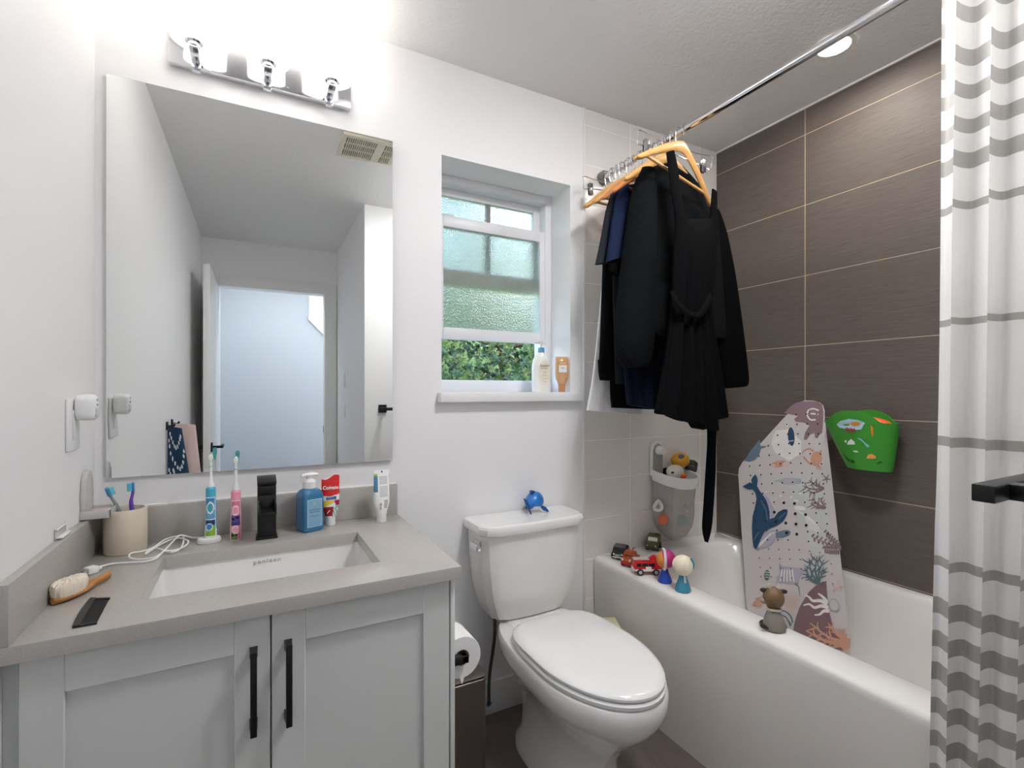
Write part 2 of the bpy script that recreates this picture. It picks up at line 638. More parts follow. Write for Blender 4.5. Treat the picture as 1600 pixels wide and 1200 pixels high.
def leaf(bm, p, s, n, mi):
    """lobed leaf: a five-pointed folded blade"""
    n.normalize()
    t = n.orthogonal().normalized()
    q = n.cross(t)
    a = random.uniform(0, 2 * PI)
    t, q = t * math.cos(a) + q * math.sin(a), q * math.cos(a) - t * math.sin(a)
    pts = []
    for k, (aa, rr) in enumerate(((0, 1.0), (24, 0.55), (48, 0.85), (80, 0.45), (110, 0.7), (150, 0.3), (180, 0.15), (210, 0.3), (250, 0.7), (280, 0.45), (312, 0.85), (336, 0.55))):
        c, s_ = math.cos(R(aa)), math.sin(R(aa))
        pts.append(p + (t * c + q * s_) * rr * s + n * (abs(s_) * 0.25 * s))
    bm.poly(pts, mi)


for i in range(13000):
    if i < 7000:
        x, y, z = random.uniform(0.7, 3.2), random.uniform(2.6, 4.2), random.uniform(0.9, 2.0)
    else:
        y = random.uniform(2.8, 4.3)
        x = y * random.uniform(0.28, 0.455 + 0.02 * math.sin(y * 9))
        z = random.uniform(1.9, 4.3)
    n = Vector((random.gauss(0, 0.5), -0.7 + random.gauss(0, 0.5), random.gauss(0.5, 0.4)))
    leaf(b, Vector((x, y, z)), random.uniform(0.022, 0.050), n, random.choice((0, 0, 1, 2, 2, 3)) if y > 2.9 else random.choice((0, 1, 1, 2)))
b.build('foliage', M_leaf, tree, smooth=False)
hd = thing('hedge', 'dark green hedge behind the tree outside the window', 'hedge', (2.6, 5.6, -1.9), world=True)
b = MB()
for k in range(9):
    cx_, cz_ = -0.4 + 0.75 * k, 0.2 + 0.25 * math.sin(k * 2.1)
    rings = []
    for i in range(25):
        a = -PI / 2 + PI * i / 24
        ca = max(math.cos(a), 1e-3)
        rg = []
        for j in range(36):
            t_ = 2 * PI * j / 36
            d = Vector((ca * math.cos(t_), ca * math.sin(t_), math.sin(a)))
            s = 1 + 0.22 * noise.noise(d * 3.1 + Vector((k * 5.0, 0, 0))) + 0.12 * noise.noise(d * 9.0 + Vector((0, k * 3.0, 0)))
            rg.append(Vector((cx_ + 0.62 * d.x * s, 5.6 + 0.6 * d.y * s, cz_ + 2.05 * d.z * s)))
        rings.append(rg)
    b.loft(rings, 0)
b.build('foliage', mat('hedge_green', (74, 106, 58), 0.8, bump=(14, 1.0, (1, 1, 1)), spots=(16, (46, 72, 40), 0.25, (1, 1, 1))), hd)
b = MB().box(-14, 16, 2.3, 30, -2.0, -1.9)
o = struct('ground', b, mat('lawn', (86, 108, 62), 0.9, spots=(3, (70, 92, 50), 0.2, (1, 1, 1))), label='green lawn below the window')
b = MB()
b.box(1.5, 6.0, 6.6, 9.5, -2, 4.4)
o = struct('wall_neighbour', b, mat('neighbour_siding', (168, 176, 180), 0.8), label='pale wall of the neighbouring house')

# ================================================================== VANITY
VX0, VX1 = -0.344, 0.443
CZ = 0.805                                     # counter top
CY0 = 1.104
vanity = thing('vanity_cabinet', 'white two-door shaker vanity cabinet under the grey counter', 'cabinet', (0.05, 1.4, 0), world=True)
b = MB()
b.box(VX0 + 0.001, VX0 + 0.018, 1.146, 1.698, 0.0, CZ - 0.031)
b.box(VX1 - 0.011, VX1, 1.124, 1.698, 0.0, CZ - 0.031, 0, bev=0.001)
b.box(VX0 + 0.018, VX1 - 0.011, 1.15, 1.698, 0.09, 0.11)
b.box(VX0 + 0.018, VX1 - 0.011, 1.685, 1.698, 0.11, CZ - 0.031)
b.box(VX0 + 0.018, VX1 - 0.011, 1.20, 1.215, 0.0, 0.09)
b.box(VX0 + 0.018, VX1 - 0.011, 1.148, 1.165, CZ - 0.06, CZ - 0.031)
b.box(0.032, 0.048, 1.148, 1.165, 0.11, CZ - 0.06)
b.build('body', M_cab, vanity)
b = MB().box(XL + 0.0005, VX0 - 0.001, 1.135, 1.698, 0.0, CZ - 0.031)
b.build('filler_strip', mat('filler_paint', (196, 199, 197), 0.5), vanity)


def shaker(x0, x1, px0, px1, z0, z1, pz1, hx):
    f0, f1 = 1.124, 1.144
    b = MB()
    b.box(x0, px0, f0, f1, z0, z1, 0, bev=0.0012, seg=1)
    b.box(px1, x1, f0, f1, z0, z1, 0, bev=0.0012, seg=1)
    b.box(px0, px1, f0, f1, pz1, z1, 0, bev=0.0012, seg=1)
    b.box(px0, px1, f0, f1, z0, z0 + 0.07, 0, bev=0.0012, seg=1)
    b.box(px0 - 0.001, px1 + 0.001, f0 + 0.010, f1 - 0.002, z0 + 0.069, pz1 + 0.001, 0)
    d = b.build('door', M_cab, vanity)
    h = MB()
    h.box(hx - 0.006, hx + 0.006, f0 - 0.034, f0 - 0.024, 0.545, 0.711, 0, bev=0.0012)
    for z in (0.556, 0.700):
        h.hexa([(hx - 0.0075, f0 - 0.0005, z - 0.010), (hx + 0.0075, f0 - 0.0005, z - 0.010), (hx + 0.0055, f0 - 0.026, z - 0.006), (hx - 0.0055, f0 - 0.026, z - 0.006),
                (hx - 0.0075, f0 - 0.0005, z + 0.010), (hx + 0.0075, f0 - 0.0005, z + 0.010), (hx + 0.0055, f0 - 0.026, z + 0.010), (hx - 0.0055, f0 - 0.026, z + 0.010)], 0)
    h.build('handle', M_black, d)


shaker(-0.343, 0.0380, -0.284, -0.026, 0.11, 0.771, 0.701, 0.008)
shaker(0.0415, 0.428, 0.105, 0.364, 0.11, 0.771, 0.701, 0.072)

# ---- counter with back and side splash
ct = thing('countertop', 'grey speckled quartz countertop with low splashes around the sink', 'countertop', (0.05, 1.4, CZ - 0.03), world=True)
HX0, HX1, HY0, HY1 = -0.192, 0.286, 1.229, 1.520
z0, z1 = CZ - 0.030, CZ
CX1 = 0.452
b = MB()
t = bmesh.new()
o_ = [(XL + 0.001, CY0), (CX1, CY0), (CX1, YB - 0.001), (XL + 0.001, YB - 0.001)]
h_ = [(HX0, HY0), (HX1, HY0), (HX1, HY1), (HX0, HY1)]
vt = [[t.verts.new((x, y, z)) for x, y in P] for z in (z0, z1) for P in (o_, h_)]
ob, hb, ot, ht = vt
for i in range(4):
    k = (i + 1) % 4
    t.faces.new((ot[i], ot[k], ht[k], ht[i]))
    t.faces.new((ob[k], ob[i], hb[i], hb[k]))
    t.faces.new((ob[i], ob[k], ot[k], ot[i]))
    t.faces.new((hb[k], hb[i], ht[i], ht[k]))
bmesh.ops.recalc_face_normals(t, faces=t.faces[:])
es = [e for e in t.edges if all(abs(v.co.z - z1) < 1e-6 for v in e.verts) and (all(v in ot for v in e.verts) or all(v in ht for v in e.verts))]
bmesh.ops.bevel(t, geom=es, offset=0.0018, segments=2, profile=0.5, affect='EDGES')
b._merge(t, 0)
b.build('slab', M_quartz, ct)
MB().box(XL + 0.0185, CX1 - 0.001, YB - 0.020, YB - 0.001, CZ, 0.907, 0, bev=0.001).build('back_splash', M_quartz, ct)
MB().box(XL + 0.001, XL + 0.018, CY0 + 0.0005, YB - 0.001, CZ, 0.907, 0, bev=0.001).build('side_splash', M_quartz, ct)
MB().box(XL + 0.018, CX1 - 0.001, YB - 0.006, YB - 0.0008, 0.907, 0.9095, 0).build('sealant', M_grout_l, ct)

# ---- undermount sink
sk = thing('sink', 'white rectangular undermount sink set in the grey counter', 'sink', (0.047, 1.375, 0.62), world=True)
rings = []
cx, cy = 0.047, 1.3745


def sring(w, h, r, z):
    return [Vector((cx + x, cy + y, z)) for x, y in rrect(w, h, r, 6)]


w, h = 0.245, 0.150
rings = [sring(w + 0.012, h + 0.012, 0.02, 0.62), sring(w + 0.012, h + 0.012, 0.02, z0 - 0.0006), sring(w, h, 0.018, z0 - 0.0006), sring(w - 0.004, h - 0.004, 0.02, 0.72), sring(w - 0.012, h - 0.012, 0.03, 0.665),
         sring(w - 0.035, h - 0.035, 0.03, 0.648), sring(0.03, 0.03, 0.0299, 0.642)]
b = MB().loft(rings, 0, True, True)
b.build('basin', M_porc, sk)
MB().lathe([(0.0, 0.0), (0.026, 0.0), (0.028, 0.002), (0.02, 0.006), (0.0, 0.006)], (cx, cy, 0.6425), 24).build('drain', M_chrome, sk)
lettering('penleen', 0.017, (0.0445, HY1 + 0.0015, 0.757), (R(90), 0, 0), mat('grey_print', (150, 148, 146), 0.5), sk, 'logo', sp=1.3)

# ---- black faucet
fa = thing('faucet', 'matt black square basin faucet with waterfall spout', 'faucet', (0.045, 1.590, CZ))
MB().box(-0.028, 0.028, -0.028, 0.028, 0.0003, 0.007, 0, bev=0.002).build('base_plate', M_black, fa)
b = MB()
b.box(-0.024, 0.024, -0.024, 0.024, 0.006, 0.125, 0, bev=0.002)
b.box(-0.0235, 0.0235, -0.0235, 0.0235, 0.1215, 0.1255, 0)
b.box(-0.024, 0.024, -0.024, 0.024, 0.1255, 0.152, 0, bev=0.002)
b.build('column', M_black, fa)
b = MB()                                        # open trough spout
b.box(-0.022, 0.022, -0.100, -0.02, 0.085, 0.092, 0, bev=0.001)
b.box(-0.022, -0.018, -0.100, -0.02, 0.09, 0.112, 0, bev=0.001)
b.box(0.018, 0.022, -0.100, -0.02, 0.09, 0.112, 0, bev=0.001)
b.build('spout', M_black, fa)
b = MB()
b.hexa([(-0.024, -0.026, 0.153), (0.024, -0.026, 0.153), (0.024, 0.024, 0.153), (-0.024, 0.024, 0.153), (-0.025, -0.029, 0.163), (0.025, -0.029, 0.163), (0.025, 0.025, 0.176), (-0.025, 0.025, 0.176)], 0, bev=0.0015)
b.build('lever', M_black, fa)

# ---- mirror (hung a hair out of true)
mr = thing('mirror', 'large frameless rectangular wall mirror above the vanity', 'mirror', (0.0475, YB - 0.0085, 0.99))
mr.rotation_euler = (0, 0, R(-0.42))
MB().box(-0.389, 0.389, -0.0003, 0.004, 0, 1.097, 0).build('backing', mat('mirror_backing', (120, 120, 118), 0.6), mr)
MB().box(-0.389, 0.389, -0.004, -0.0004, 0, 1.097, 0, bev=0.0012, seg=1).build('glass', mat('mirror_silver', (238, 240, 239), 0.0, 1.0), mr)

# ---- vanity light
p0, p1 = at_y(263, 96, 1.672), at_y(548, 168, 1.672)
VLZ = (p0.z + p1.z) / 2
vl = thing('vanity_light', 'chrome vanity light with three glowing white glass shades', 'lamp', ((p0.x + p1.x) / 2, YB, VLZ), world=True)
b = MB().box(p0.x, p1.x, 1.672, 1.699, VLZ, VLZ + 0.115, 0, bev=0.002)
plate = b.build('back_plate', M_chrome, vl)
for k in (0.36, 0.62, 0.12, 0.88):
    xx = p0.x + (p1.x - p0.x) * k
    MB().tube([(xx, 1.674, VLZ + 0.012), (xx, 1.669, VLZ + 0.012)], 0.003, 8).build('screw', M_chrome, plate)
M_shade = mat('glowing_shade', (250, 248, 244), 0.25, emit=((255, 252, 249), 4.0))
M_shade_r = mat('shade_rim', (250, 250, 250), 0.2, emit=((255, 252, 246), 1.2))
for (u, v) in ((303, 78), (419, 109), (519, 134)):
    c = at_z(u, v, VLZ + 0.03)
    c.y = 1.595
    c.x = at_y(u, v, 1.595).x
    zz = VLZ + 0.028
    b = MB()
    b.lathe([(0.0, 0.0), (0.050, 0.0), (0.0565, 0.004), (0.0575, 0.012), (0.0575, 0.150), (0.054, 0.150), (0.054, 0.012), (0.0, 0.008)], (c.x, c.y, zz), 40, 0)
    sh = b.build('lamp_shade', M_shade, vl)
    MB().lathe([(0.0, -0.0145), (0.015, -0.0145), (0.015, -0.004), (0.022, -0.004), (0.022, -0.0006), (0.0, -0.0006)], (c.x, c.y, zz), 24).build('collar', M_chrome, sh)
    b = MB()
    b.box(c.x - 0.011, c.x + 0.011, c.y - 0.011, 1.671, zz - 0.024, zz - 0.014, 0, bev=0.0015)
    b.box(c.x - 0.011, c.x + 0.011, 1.655, 1.6715, zz - 0.044, zz - 0.014, 0, bev=0.0015)
    b.build('arm', M_chrome, vl)

# ---- recessed ceiling light over the tub
c = at_z(1303, 70, ZC)
rl = thing('recessed_light', 'round recessed ceiling light glowing over the bathtub', 'lamp', (c.x, c.y, ZC))
MB().lathe([(0.050, -0.001), (0.066, -0.001), (0.066, -0.005), (0.050, -0.007), (0.050, -0.001)], (0, 0, 0), 40).build('trim_ring', M_trimw, rl)
MB().lathe([(0.0, -0.002), (0.049, -0.002), (0.049, -0.005), (0.0, -0.0055)], (0, 0, 0), 40).build('lens', mat('glowing_lens', (255, 250, 240), 0.4, emit=((255, 249, 240), 170.0)), rl)
# added flush ceiling lamp, out of view, brightening the middle of the room
fl = thing('added_ceiling_lamp', 'added round flush ceiling lamp, out of view, brightening the bathroom', 'lamp', (0.98, 0.62, ZC))
MB().lathe([(0.0, -0.001), (0.16, -0.001), (0.16, -0.018), (0.0, -0.018)], (0, 0, 0), 40).build('base', M_trimw, fl)
MB().lathe([(0.145, -0.0185), (0.142, -0.034), (0.11, -0.050), (0.05, -0.058), (0.0, -0.060)], (0, 0, 0), 40).build('lamp_shade', mat('glowing_dome', (252, 250, 246), 0.4, emit=((253, 253, 255), 70.0)), fl)

# ---- ceiling fan grille (seen in the mirror)
fg = thing('vent_fan_grille', 'cream bathroom fan grille on the ceiling, seen in the mirror', 'vent', (0.51, 0.885, ZC))
M_cream = mat('cream_plastic', (218, 212, 194), 0.5)
b = MB()
b.box(-0.135, 0.135, -0.12, -0.095, -0.016, -0.001, 0, bev=0.003)
b.box(-0.135, 0.135, 0.095, 0.12, -0.016, -0.001, 0, bev=0.003)
b.box(-0.135, -0.115, -0.1, 0.1, -0.016, -0.001, 0)
b.box(0.115, 0.135, -0.1, 0.1, -0.016, -0.001, 0)
b.box(0.025, 0.065, -0.1, 0.1, -0.016, -0.001, 0)
b.build('frame', M_cream, fg)
MB().box(-0.116, 0.116, -0.096, 0.096, -0.004, -0.001, 0).build('backing', M_gap, fg)
b = MB()
k = -0.108
while k < 0.112:
    if not 0.018 < k < 0.07:
        b.box(k, k + 0.0045, -0.097, 0.097, -0.013, -0.005, 0)
    k += 0.0095
b.box(-0.115, 0.115, -0.035, -0.03, -0.014, -0.006, 0)
b.box(-0.115, 0.115, 0.03, 0.035, -0.014, -0.006, 0)
b.build('grille', M_cream, fg)

# ---- wall outlet and plug-in device
ol = thing('wall_outlet', 'white wall outlet cover left of the mirror', 'outlet', (XL, 1.502, 1.148))
MB().box(0.0003, 0.006, -0.044, 0.044, -0.060, 0.060, 0, bev=0.002).build('cover_plate', M_wplastic, ol)
b = MB().box(0.004, 0.0085, -0.017, 0.017, -0.034, 0.034, 0, bev=0.0015)
b.build('receptacle', mat('outlet_face', (226, 226, 224), 0.35), ol)
pd = thing('plug_in_freshener', 'rounded white plug-in device on the outlet left of the mirror', 'plug-in device', (XL + 0.0090, 1.512, 1.188))
b = MB()
rings = []
for x, s in ((0.0, 0.86), (0.003, 0.95), (0.022, 1.0), (0.030, 0.97), (0.034, 0.86), (0.036, 0.6)):
    rings.append([Vector((x, yy * s, zz * s)) for yy, zz in rrect(0.027, 0.031, 0.018, 6)])
b.loft(rings, 0)
b.build('body', M_wplastic, pd)
MB().box(0.033, 0.0375, -0.014, 0.014, -0.022, -0.002, 0, bev=0.0018).build('lens', mat('grey_lens', (205, 205, 210), 0.3), pd)
b = MB()
for z in (0.006, 0.018):
    b.tube([(0.035, 0.0, z), (0.0378, 0.0, z)], 0.0028, 10)
b.build('buttons', mat('grey_button', (150, 150, 150), 0.4), pd)

# ---- clear plastic soap dish stuck to the wall, clear clip on the splash
sd = thing('soap_dish', 'clear plastic wall holder with pink insert in the counter corner', 'soap dish', (XL, 1.60, 0.908))
b = MB()
prof = [(-0.034, 0.0), (-0.036, 0.05), (-0.030, 0.085), (-0.015, 0.104), (0.0, 0.108), (0.015, 0.104), (0.030, 0.085), (0.036, 0.05), (0.034, 0.0)]
M_ = Matrix(((0, 0, 1, 0.0006), (1, 0, 0, 0), (0, 1, 0, 0.012), (0, 0, 0, 1)))
b.prism(prof, 0.012, 0, M=M_, bev=0.003)
M_pl = mat('cloudy_plastic', (226, 224, 221), 0.12, trans=0.35, ior=1.3)
b.build('back_plate', M_pl, sd)
b = MB()
b.box(0.0006, 0.062, -0.038, 0.038, 0.0012, 0.004, 0, bev=0.001)
b.box(0.058, 0.062, -0.038, 0.038, 0.002, 0.022, 0, bev=0.001)
b.box(0.0006, 0.062, -0.038, -0.035, 0.002, 0.022, 0, bev=0.001)
b.box(0.0006, 0.062, 0.035, 0.038, 0.002, 0.022, 0, bev=0.001)
b.build('tray', M_pl, sd)
MB().box(0.006, 0.054, -0.032, 0.032, 0.0042, 0.017, 0, bev=0.005).build('insert', mat('pink_soap', (226, 204, 210), 0.35, trans=0.2), sd)
cl = at_z(84, 836, 0.909)
cp = thing('clear_hook', 'small clear plastic hook strip on top of the side splash', 'hook', (XL + 0.0012, 1.42, 0.9085))
MB().box(0.0, 0.0015, -0.035, 0.035, 0.0, 0.022, 0).build('strip', M_pl, cp)
b = MB().box(0.0015, 0.013, -0.032, 0.03, 0.001, 0.004, 0, bev=0.001)
b.box(0.0015, 0.004, -0.032, 0.03, 0.018, 0.022, 0, bev=0.001)
b.build('hook', M_wplastic, cp)

# ================================================================== ON THE COUNTER
ZT = CZ + 0.0004
# cup with two toothbrushes
cup = thing('toothbrush_cup', 'cream stone cup holding two small toothbrushes', 'cup', (-0.287, 1.627, ZT))
MB().lathe([(0.0, 0.0), (0.0445, 0.0), (0.0465, 0.003), (0.0465, 0.110), (0.0455, 0.1125), (0.0405, 0.1125), (0.0395, 0.110), (0.0395, 0.010), (0.0, 0.010)], (0, 0, 0), 48).build(
    'body', mat('cream_marble', (226, 216, 200), 0.28, spots=(18, (208, 194, 172), 0.3, (1, 1, 1)), sss=0.05), cup)


def small_brush(label, base, top, face, m_low, m_up, grp='toothbrushes in the cup'):
    base, top = Vector(base), Vector(top)
    t = thing('toothbrush', label, 'toothbrush', base, group=grp)
    d = top - base
    L = d.length
    face = (Vector(face) - d.normalized() * Vector(face).dot(d.normalized())).normalized()
    side = d.normalized().cross(face)
    pt = lambda a, f=0.0: d * a + face * f
    MB().tube(smoothpath([pt(0), pt(0.2), pt(0.42, -0.001), pt(0.58, 0.002)], 4), [0.0062, 0.0068, 0.0070, 0.0072, 0.0072, 0.007, 0.0068, 0.0066, 0.0068, 0.0070, 0.0068, 0.0060, 0.005], 10).build('grip', m_low, t)
    MB().tube(smoothpath([pt(0.57, 0.002), pt(0.70, 0.003), pt(0.82, -0.001), pt(0.88, -0.002)], 4), [0.005, 0.0052, 0.0055, 0.005, 0.0045, 0.004, 0.0036, 0.0034, 0.0034, 0.0034, 0.0034, 0.0034, 0.0034], 10).build('neck', m_up, t)
    M = Matrix((side, face, d.normalized())).transposed().to_4x4()
    M.translation = pt(0.93, -0.002)
    MB().box(-0.0062, 0.0062, -0.0035, 0.0025, -L * 0.075, L * 0.075, 0, bev=0.003, M=M).build('head', mat('brush_head_blue', (74, 132, 204), 0.35), t)
    MB().box(-0.0055, 0.0055, 0.002, 0.0125, -L * 0.062, L * 0.062, 0, bev=0.0015, M=M).build('bristles', mat('bristles_aqua', (84, 186, 208), 0.6), t)
    return t


M_bblue = mat('brush_blue', (62, 118, 196), 0.3)
M_bgrey = mat('brush_grey', (132, 134, 140), 0.35)
M_bviol = mat('brush_violet', (116, 72, 176), 0.3)
h1 = at_y(168, 762, 1.625)
small_brush('toothbrush with grey neck leaning left in the cream cup', (-0.272, 1.622, ZT + 0.014), h1, (0.8, -0.55, 0.2), M_bblue, M_bgrey)
h2 = at_y(206, 754, 1.632)
small_brush('violet-necked toothbrush standing upright in the cream cup', (-0.272, 1.644, ZT + 0.012), h2, (-0.95, -0.2, 0), M_bblue, M_bviol)

# electric toothbrushes
M_white_b = mat('brush_white', (238, 238, 238), 0.3)
M_teal = mat('brush_teal', (112, 196, 200), 0.35)
M_bris = mat('bristles_cream', (236, 234, 226), 0.7)


def electric(label, loc, rz, cols, paintfn, hgt, total):
    t = thing('electric_toothbrush', label, 'toothbrush', loc, rz, group='children electric toothbrushes')
    n, m = 40, 60
    rings = []
    for i in range(m + 1):
        z = hgt * i / m
        k = z / hgt
        w = 0.0150 - 0.0030 * k
        if k > 0.965:
            w *= 1 - (k - 0.965) / 0.035 * 0.28
        if k < 0.02:
            w *= 0.93 + 0.07 * k / 0.02
        rings.append([Vector((w * math.cos(2 * PI * j / n), w * 0.92 * math.sin(2 * PI * j / n), z)) for j in range(n)])

    def paint(i, j):
        a = (j + 0.5) / n * 360.0
        s = (a - 270.0) / 62.0                 # -1..1 across the printed front
        return paintfn(s, (i + 0.5) / m)
    MB().loft(rings, 0, paint=paint).build('handle', cols, t)
    # brush neck and head
    zc = hgt
    MB().lathe([(0.0085, 0.0), (0.0090, 0.004), (0.0062, 0.016), (0.0044, 0.026), (0.0036, 0.040), (0.0034, total - hgt - 0.02)], (0, 0, zc), 16).build('brush_neck', M_white_b, t)
    rg = [[Vector((w * math.cos(2 * PI * j / 16), 0.0035 + 0.0035 * math.sin(2 * PI * j / 16), z)) for j in range(16)] for w, z in ((0.003, total - 0.034), (0.0042, total - 0.026), (0.0058, total - 0.016), (0.0062, total - 0.008), (0.0045, total - 0.001), (0.001, total))]
    MB().loft(rg, 0).build('brush_head', M_teal, t)
    rg = [[Vector((w * math.cos(2 * PI * j / 16), y, total - 0.0115 + 0.0105 * math.sin(2 * PI * j / 16) * w / 0.0058)) for j in range(16)] for w, y in ((0.0055, 0.001), (0.0058, -0.004), (0.0054, -0.010), (0.003, -0.0115))]
    MB().loft(rg, 0).build('bristles', M_bris, t)
    MB().tube([(0.0045 * math.cos(a), 0.0045 * math.sin(a), total - 0.036) for a in [2 * PI * k / 12 for k in range(12)]], 0.001, 6, closed=True).build('ring', M_teal, t)
    return t


EB = [mat('eb_sky', (86, 178, 212), 0.25), mat('eb_white', (240, 242, 242), 0.25), mat('eb_blue', (58, 142, 190), 0.25), mat('eb_pale', (150, 196, 216), 0.25), mat('eb_navy', (42, 70, 116), 0.25), mat('eb_green', (138, 186, 66), 0.25), mat('eb_teal', (70, 170, 180), 0.25), mat('eb_mid', (104, 160, 196), 0.25)]


def paint_blue(s, k):
    if k > 0.80 or abs(s) > 1.0:
        return 0 if k > 0.16 or abs(s) > 1.25 else 1
    if abs(s) > 0.86 or k > 0.785 or k < 0.03:
        return 1
    r = math.hypot(s * 0.9, (k - 0.59) * 5.2)
    if r < 0.62:
        return 1 if r > 0.46 else 6
    if math.hypot((s + 0.15) * 0.9, (k - 0.215) * 6.5) < 0.5:
        return 1 if math.hypot((s + 0.15) * 0.9, (k - 0.215) * 6.5) > 0.38 else 2
    if k < 0.17 + 0.10 * s:
        return 5
    if k < 0.25:
        return 3 if s < 0 else 6
    if k < 0.355:
        return 4
    if k < 0.37:
        return 1
    if k < 0.47 + 0.03 * math.sin(4 * s):
        return 7
    if k > 0.68 + 0.05 * s:
        return 2
    return 3 if (s * 7 + k * 40) % 3 < 1.2 else 2


EP = [mat('ep_pink', (240, 158, 178), 0.25), mat('ep_white', (248, 226, 230), 0.25), mat('ep_deep', (226, 130, 158), 0.25), mat('ep_violet', (96, 70, 140), 0.25), mat('ep_indigo', (66, 56, 128), 0.25), mat('ep_green', (108, 138, 66), 0.25), mat('ep_black', (36, 30, 44), 0.25)]


def paint_pink(s, k):
    if k > 0.80 or abs(s) > 1.0:
        return 0
    if abs(s) > 0.86 or k > 0.785 or k < 0.02:
        return 1
    r = math.hypot(s * 0.9, (k - 0.60) * 5.6)
    if r < 0.58:
        return 1 if r > 0.42 else 0
    if 0.30 < k < 0.505 and abs(s) < 0.86:
        if math.hypot((s + 0.45) * 0.8, (k - 0.43) * 9) < 0.25 or math.hypot((s - 0.3) * 0.8, (k - 0.455) * 9) < 0.22:
            return 6
        return 3 if k > 0.36 else 4
    r = math.hypot(s * 0.85, (k - 0.215) * 6.5)
    if r < 0.55:
        return 1 if r > 0.4 else 0
    if k < 0.17 and s < 0.35:
        return 6 if math.hypot((s + 0.5) * 0.8, (k - 0.11) * 9) < 0.22 or math.hypot((s - 0.05) * 0.8, (k - 0.12) * 9) < 0.2 else 5
    return 2 if s > 0.4 or k > 0.7 else 0


lc = (-0.094, 1.607, ZT)
ch = thing('toothbrush_charger', 'white oval toothbrush charger with its cable coiled and plug lying', 'charger', lc, world=True)
rings = []
for sx_, z in ((0.92, 0.0), (1.0, 0.003), (1.0, 0.010), (0.93, 0.0145), (0.6, 0.0155)):
    rings.append([Vector((lc[0] - 0.004 + 0.029 * sx_ * math.cos(a), lc[1] + 0.021 * sx_ * math.sin(a), ZT + z)) for a in [2 * PI * k / 32 for k in range(32)]])
MB().loft(rings, 0).build('base', M_wplastic, ch)
zc = ZT + 0.0046
px = [(314, 840, 2), (300, 840, 0), (285, 836.5, 1), (276, 838, 2), (258, 843, 1), (240, 855, 0), (222, 863, 1), (204, 868, 2), (203, 873, 1), (218, 874, 0), (240, 873, 1), (254, 866, 2), (268, 853, 3), (280, 837, 4), (287, 845, 3), (283, 857, 1), (268, 863, 0),
      (245, 858, 1), (232, 863, 2), (228, 867, 1), (240, 862, 3), (262, 848, 2), (279, 841, 5), (294, 851, 4), (288, 857, 2), (270, 862, 1), (256, 866, 3), (244, 874, 1), (226, 877.5, 0), (200, 879, 0), (175, 881, 0), (158, 885, 0), (149, 889, 1)]
pts = []
for u, v, l in px:
    p = at_z(u, v, zc)
    p.z = zc + l * 0.0026
    if p.y > 1.645:
        p = at_y(u, v, 1.645)
    pts.append(p)
MB().tube(smoothpath(pts, 6), 0.0021, 8).build('cable', M_wplastic, ch)
pa, pb = at_z(151, 888, ZT + 0.008), at_z(136, 892.5, ZT + 0.008)
d = (pb - pa)
d.z = 0
d.normalize()
M = Matrix((d, Vector((-d.y, d.x, 0)), Vector((0, 0, 1)))).transposed().to_4x4()
M.translation = Vector((pa.x, pa.y, ZT))
b = MB()
b.box(0.0, 0.022, -0.011, 0.011, 0.0, 0.016, 0, bev=0.003, M=M)
b.tube([M @ Vector((-0.010, 0, 0.006)), M @ Vector((0.004, 0, 0.008))], [0.003, 0.006], 8)
plug = b.build('plug', M_wplastic, ch)
b = MB()
for s in (-0.0055, 0.0055):
    b.box(0.021, 0.030, s - 0.0008, s + 0.0008, 0.005, 0.011, 0, M=M)
b.build('prongs', M_chrome, plug)
electric('blue electric toothbrush standing on its white charger base', (lc[0], lc[1], ZT + 0.0160), R(-4), EB, paint_blue, 0.139, 0.232)
electric('pink electric toothbrush standing left of the black faucet', (-0.033, 1.604, ZT), R(-2), EP, paint_pink, 0.141, 0.236)

# foaming hand soap
sb = thing('soap_dispenser', 'square blue bottle of hand soap with white foam pump', 'soap bottle', (0.163, 1.612, ZT), R(20))
M_soap = mat('blue_soap', (62, 130, 180), 0.08, trans=0.25, ior=1.35, coat=0.5)
rings = []
for s, z, rr in ((0.90, 0.0, 0.010), (1.0, 0.004, 0.010), (1.0, 0.104, 0.010), (0.97, 0.113, 0.012), (0.80, 0.122, 0.014), (0.56, 0.127, 0.0145)):
    rings.append([Vector((x, y, z)) for x, y in rrect(0.0315 * s, 0.0315 * s, rr, 5)])
MB().loft(rings, 0).build('bottle', M_soap, sb)
b = MB().box(-0.0215, 0.0215, -0.0322, -0.0316, 0.016, 0.096, 0)
lab = b.build('label', [mat('soap_label', (128, 172, 200), 0.4)], sb)
b = MB()
for x0, x1, z0_, z1_ in ((-0.0225, -0.0212, 0.015, 0.097), (0.0212, 0.0225, 0.015, 0.097), (-0.0225, 0.0225, 0.096, 0.0972), (-0.0225, 0.0225, 0.0148, 0.016)):
    b.box(x0, x1, -0.0326, -0.0317, z0_, z1_, 0)
b.build('label_border', mat('soap_label_line', (206, 222, 230), 0.4), lab)
M_sink_ink = mat('soap_ink', (84, 116, 140), 0.5)
for body, sz, z in (('A', 0.020, 0.083), ('GENTLE FOAMING', 0.0042, 0.066), ('HAND SOAP', 0.0055, 0.059), ('fresh ocean mist', 0.0038, 0.048)):
    lettering(body, sz, (0, -0.0327, z), (R(90), 0, 0), mat('soap_gold', (176, 196, 178), 0.4) if body == 'A' else M_sink_ink, lab)
MB().lathe([(0.0, 0.0), (0.0195, 0.0), (0.0195, 0.006), (0.0195, 0.020), (0.014, 0.026), (0.0105, 0.028), (0.0098, 0.034), (0.0110, 0.036), (0.0, 0.036)], (0, 0, 0.1274), 28).build('pump_collar', M_wplastic, sb)
rings = []
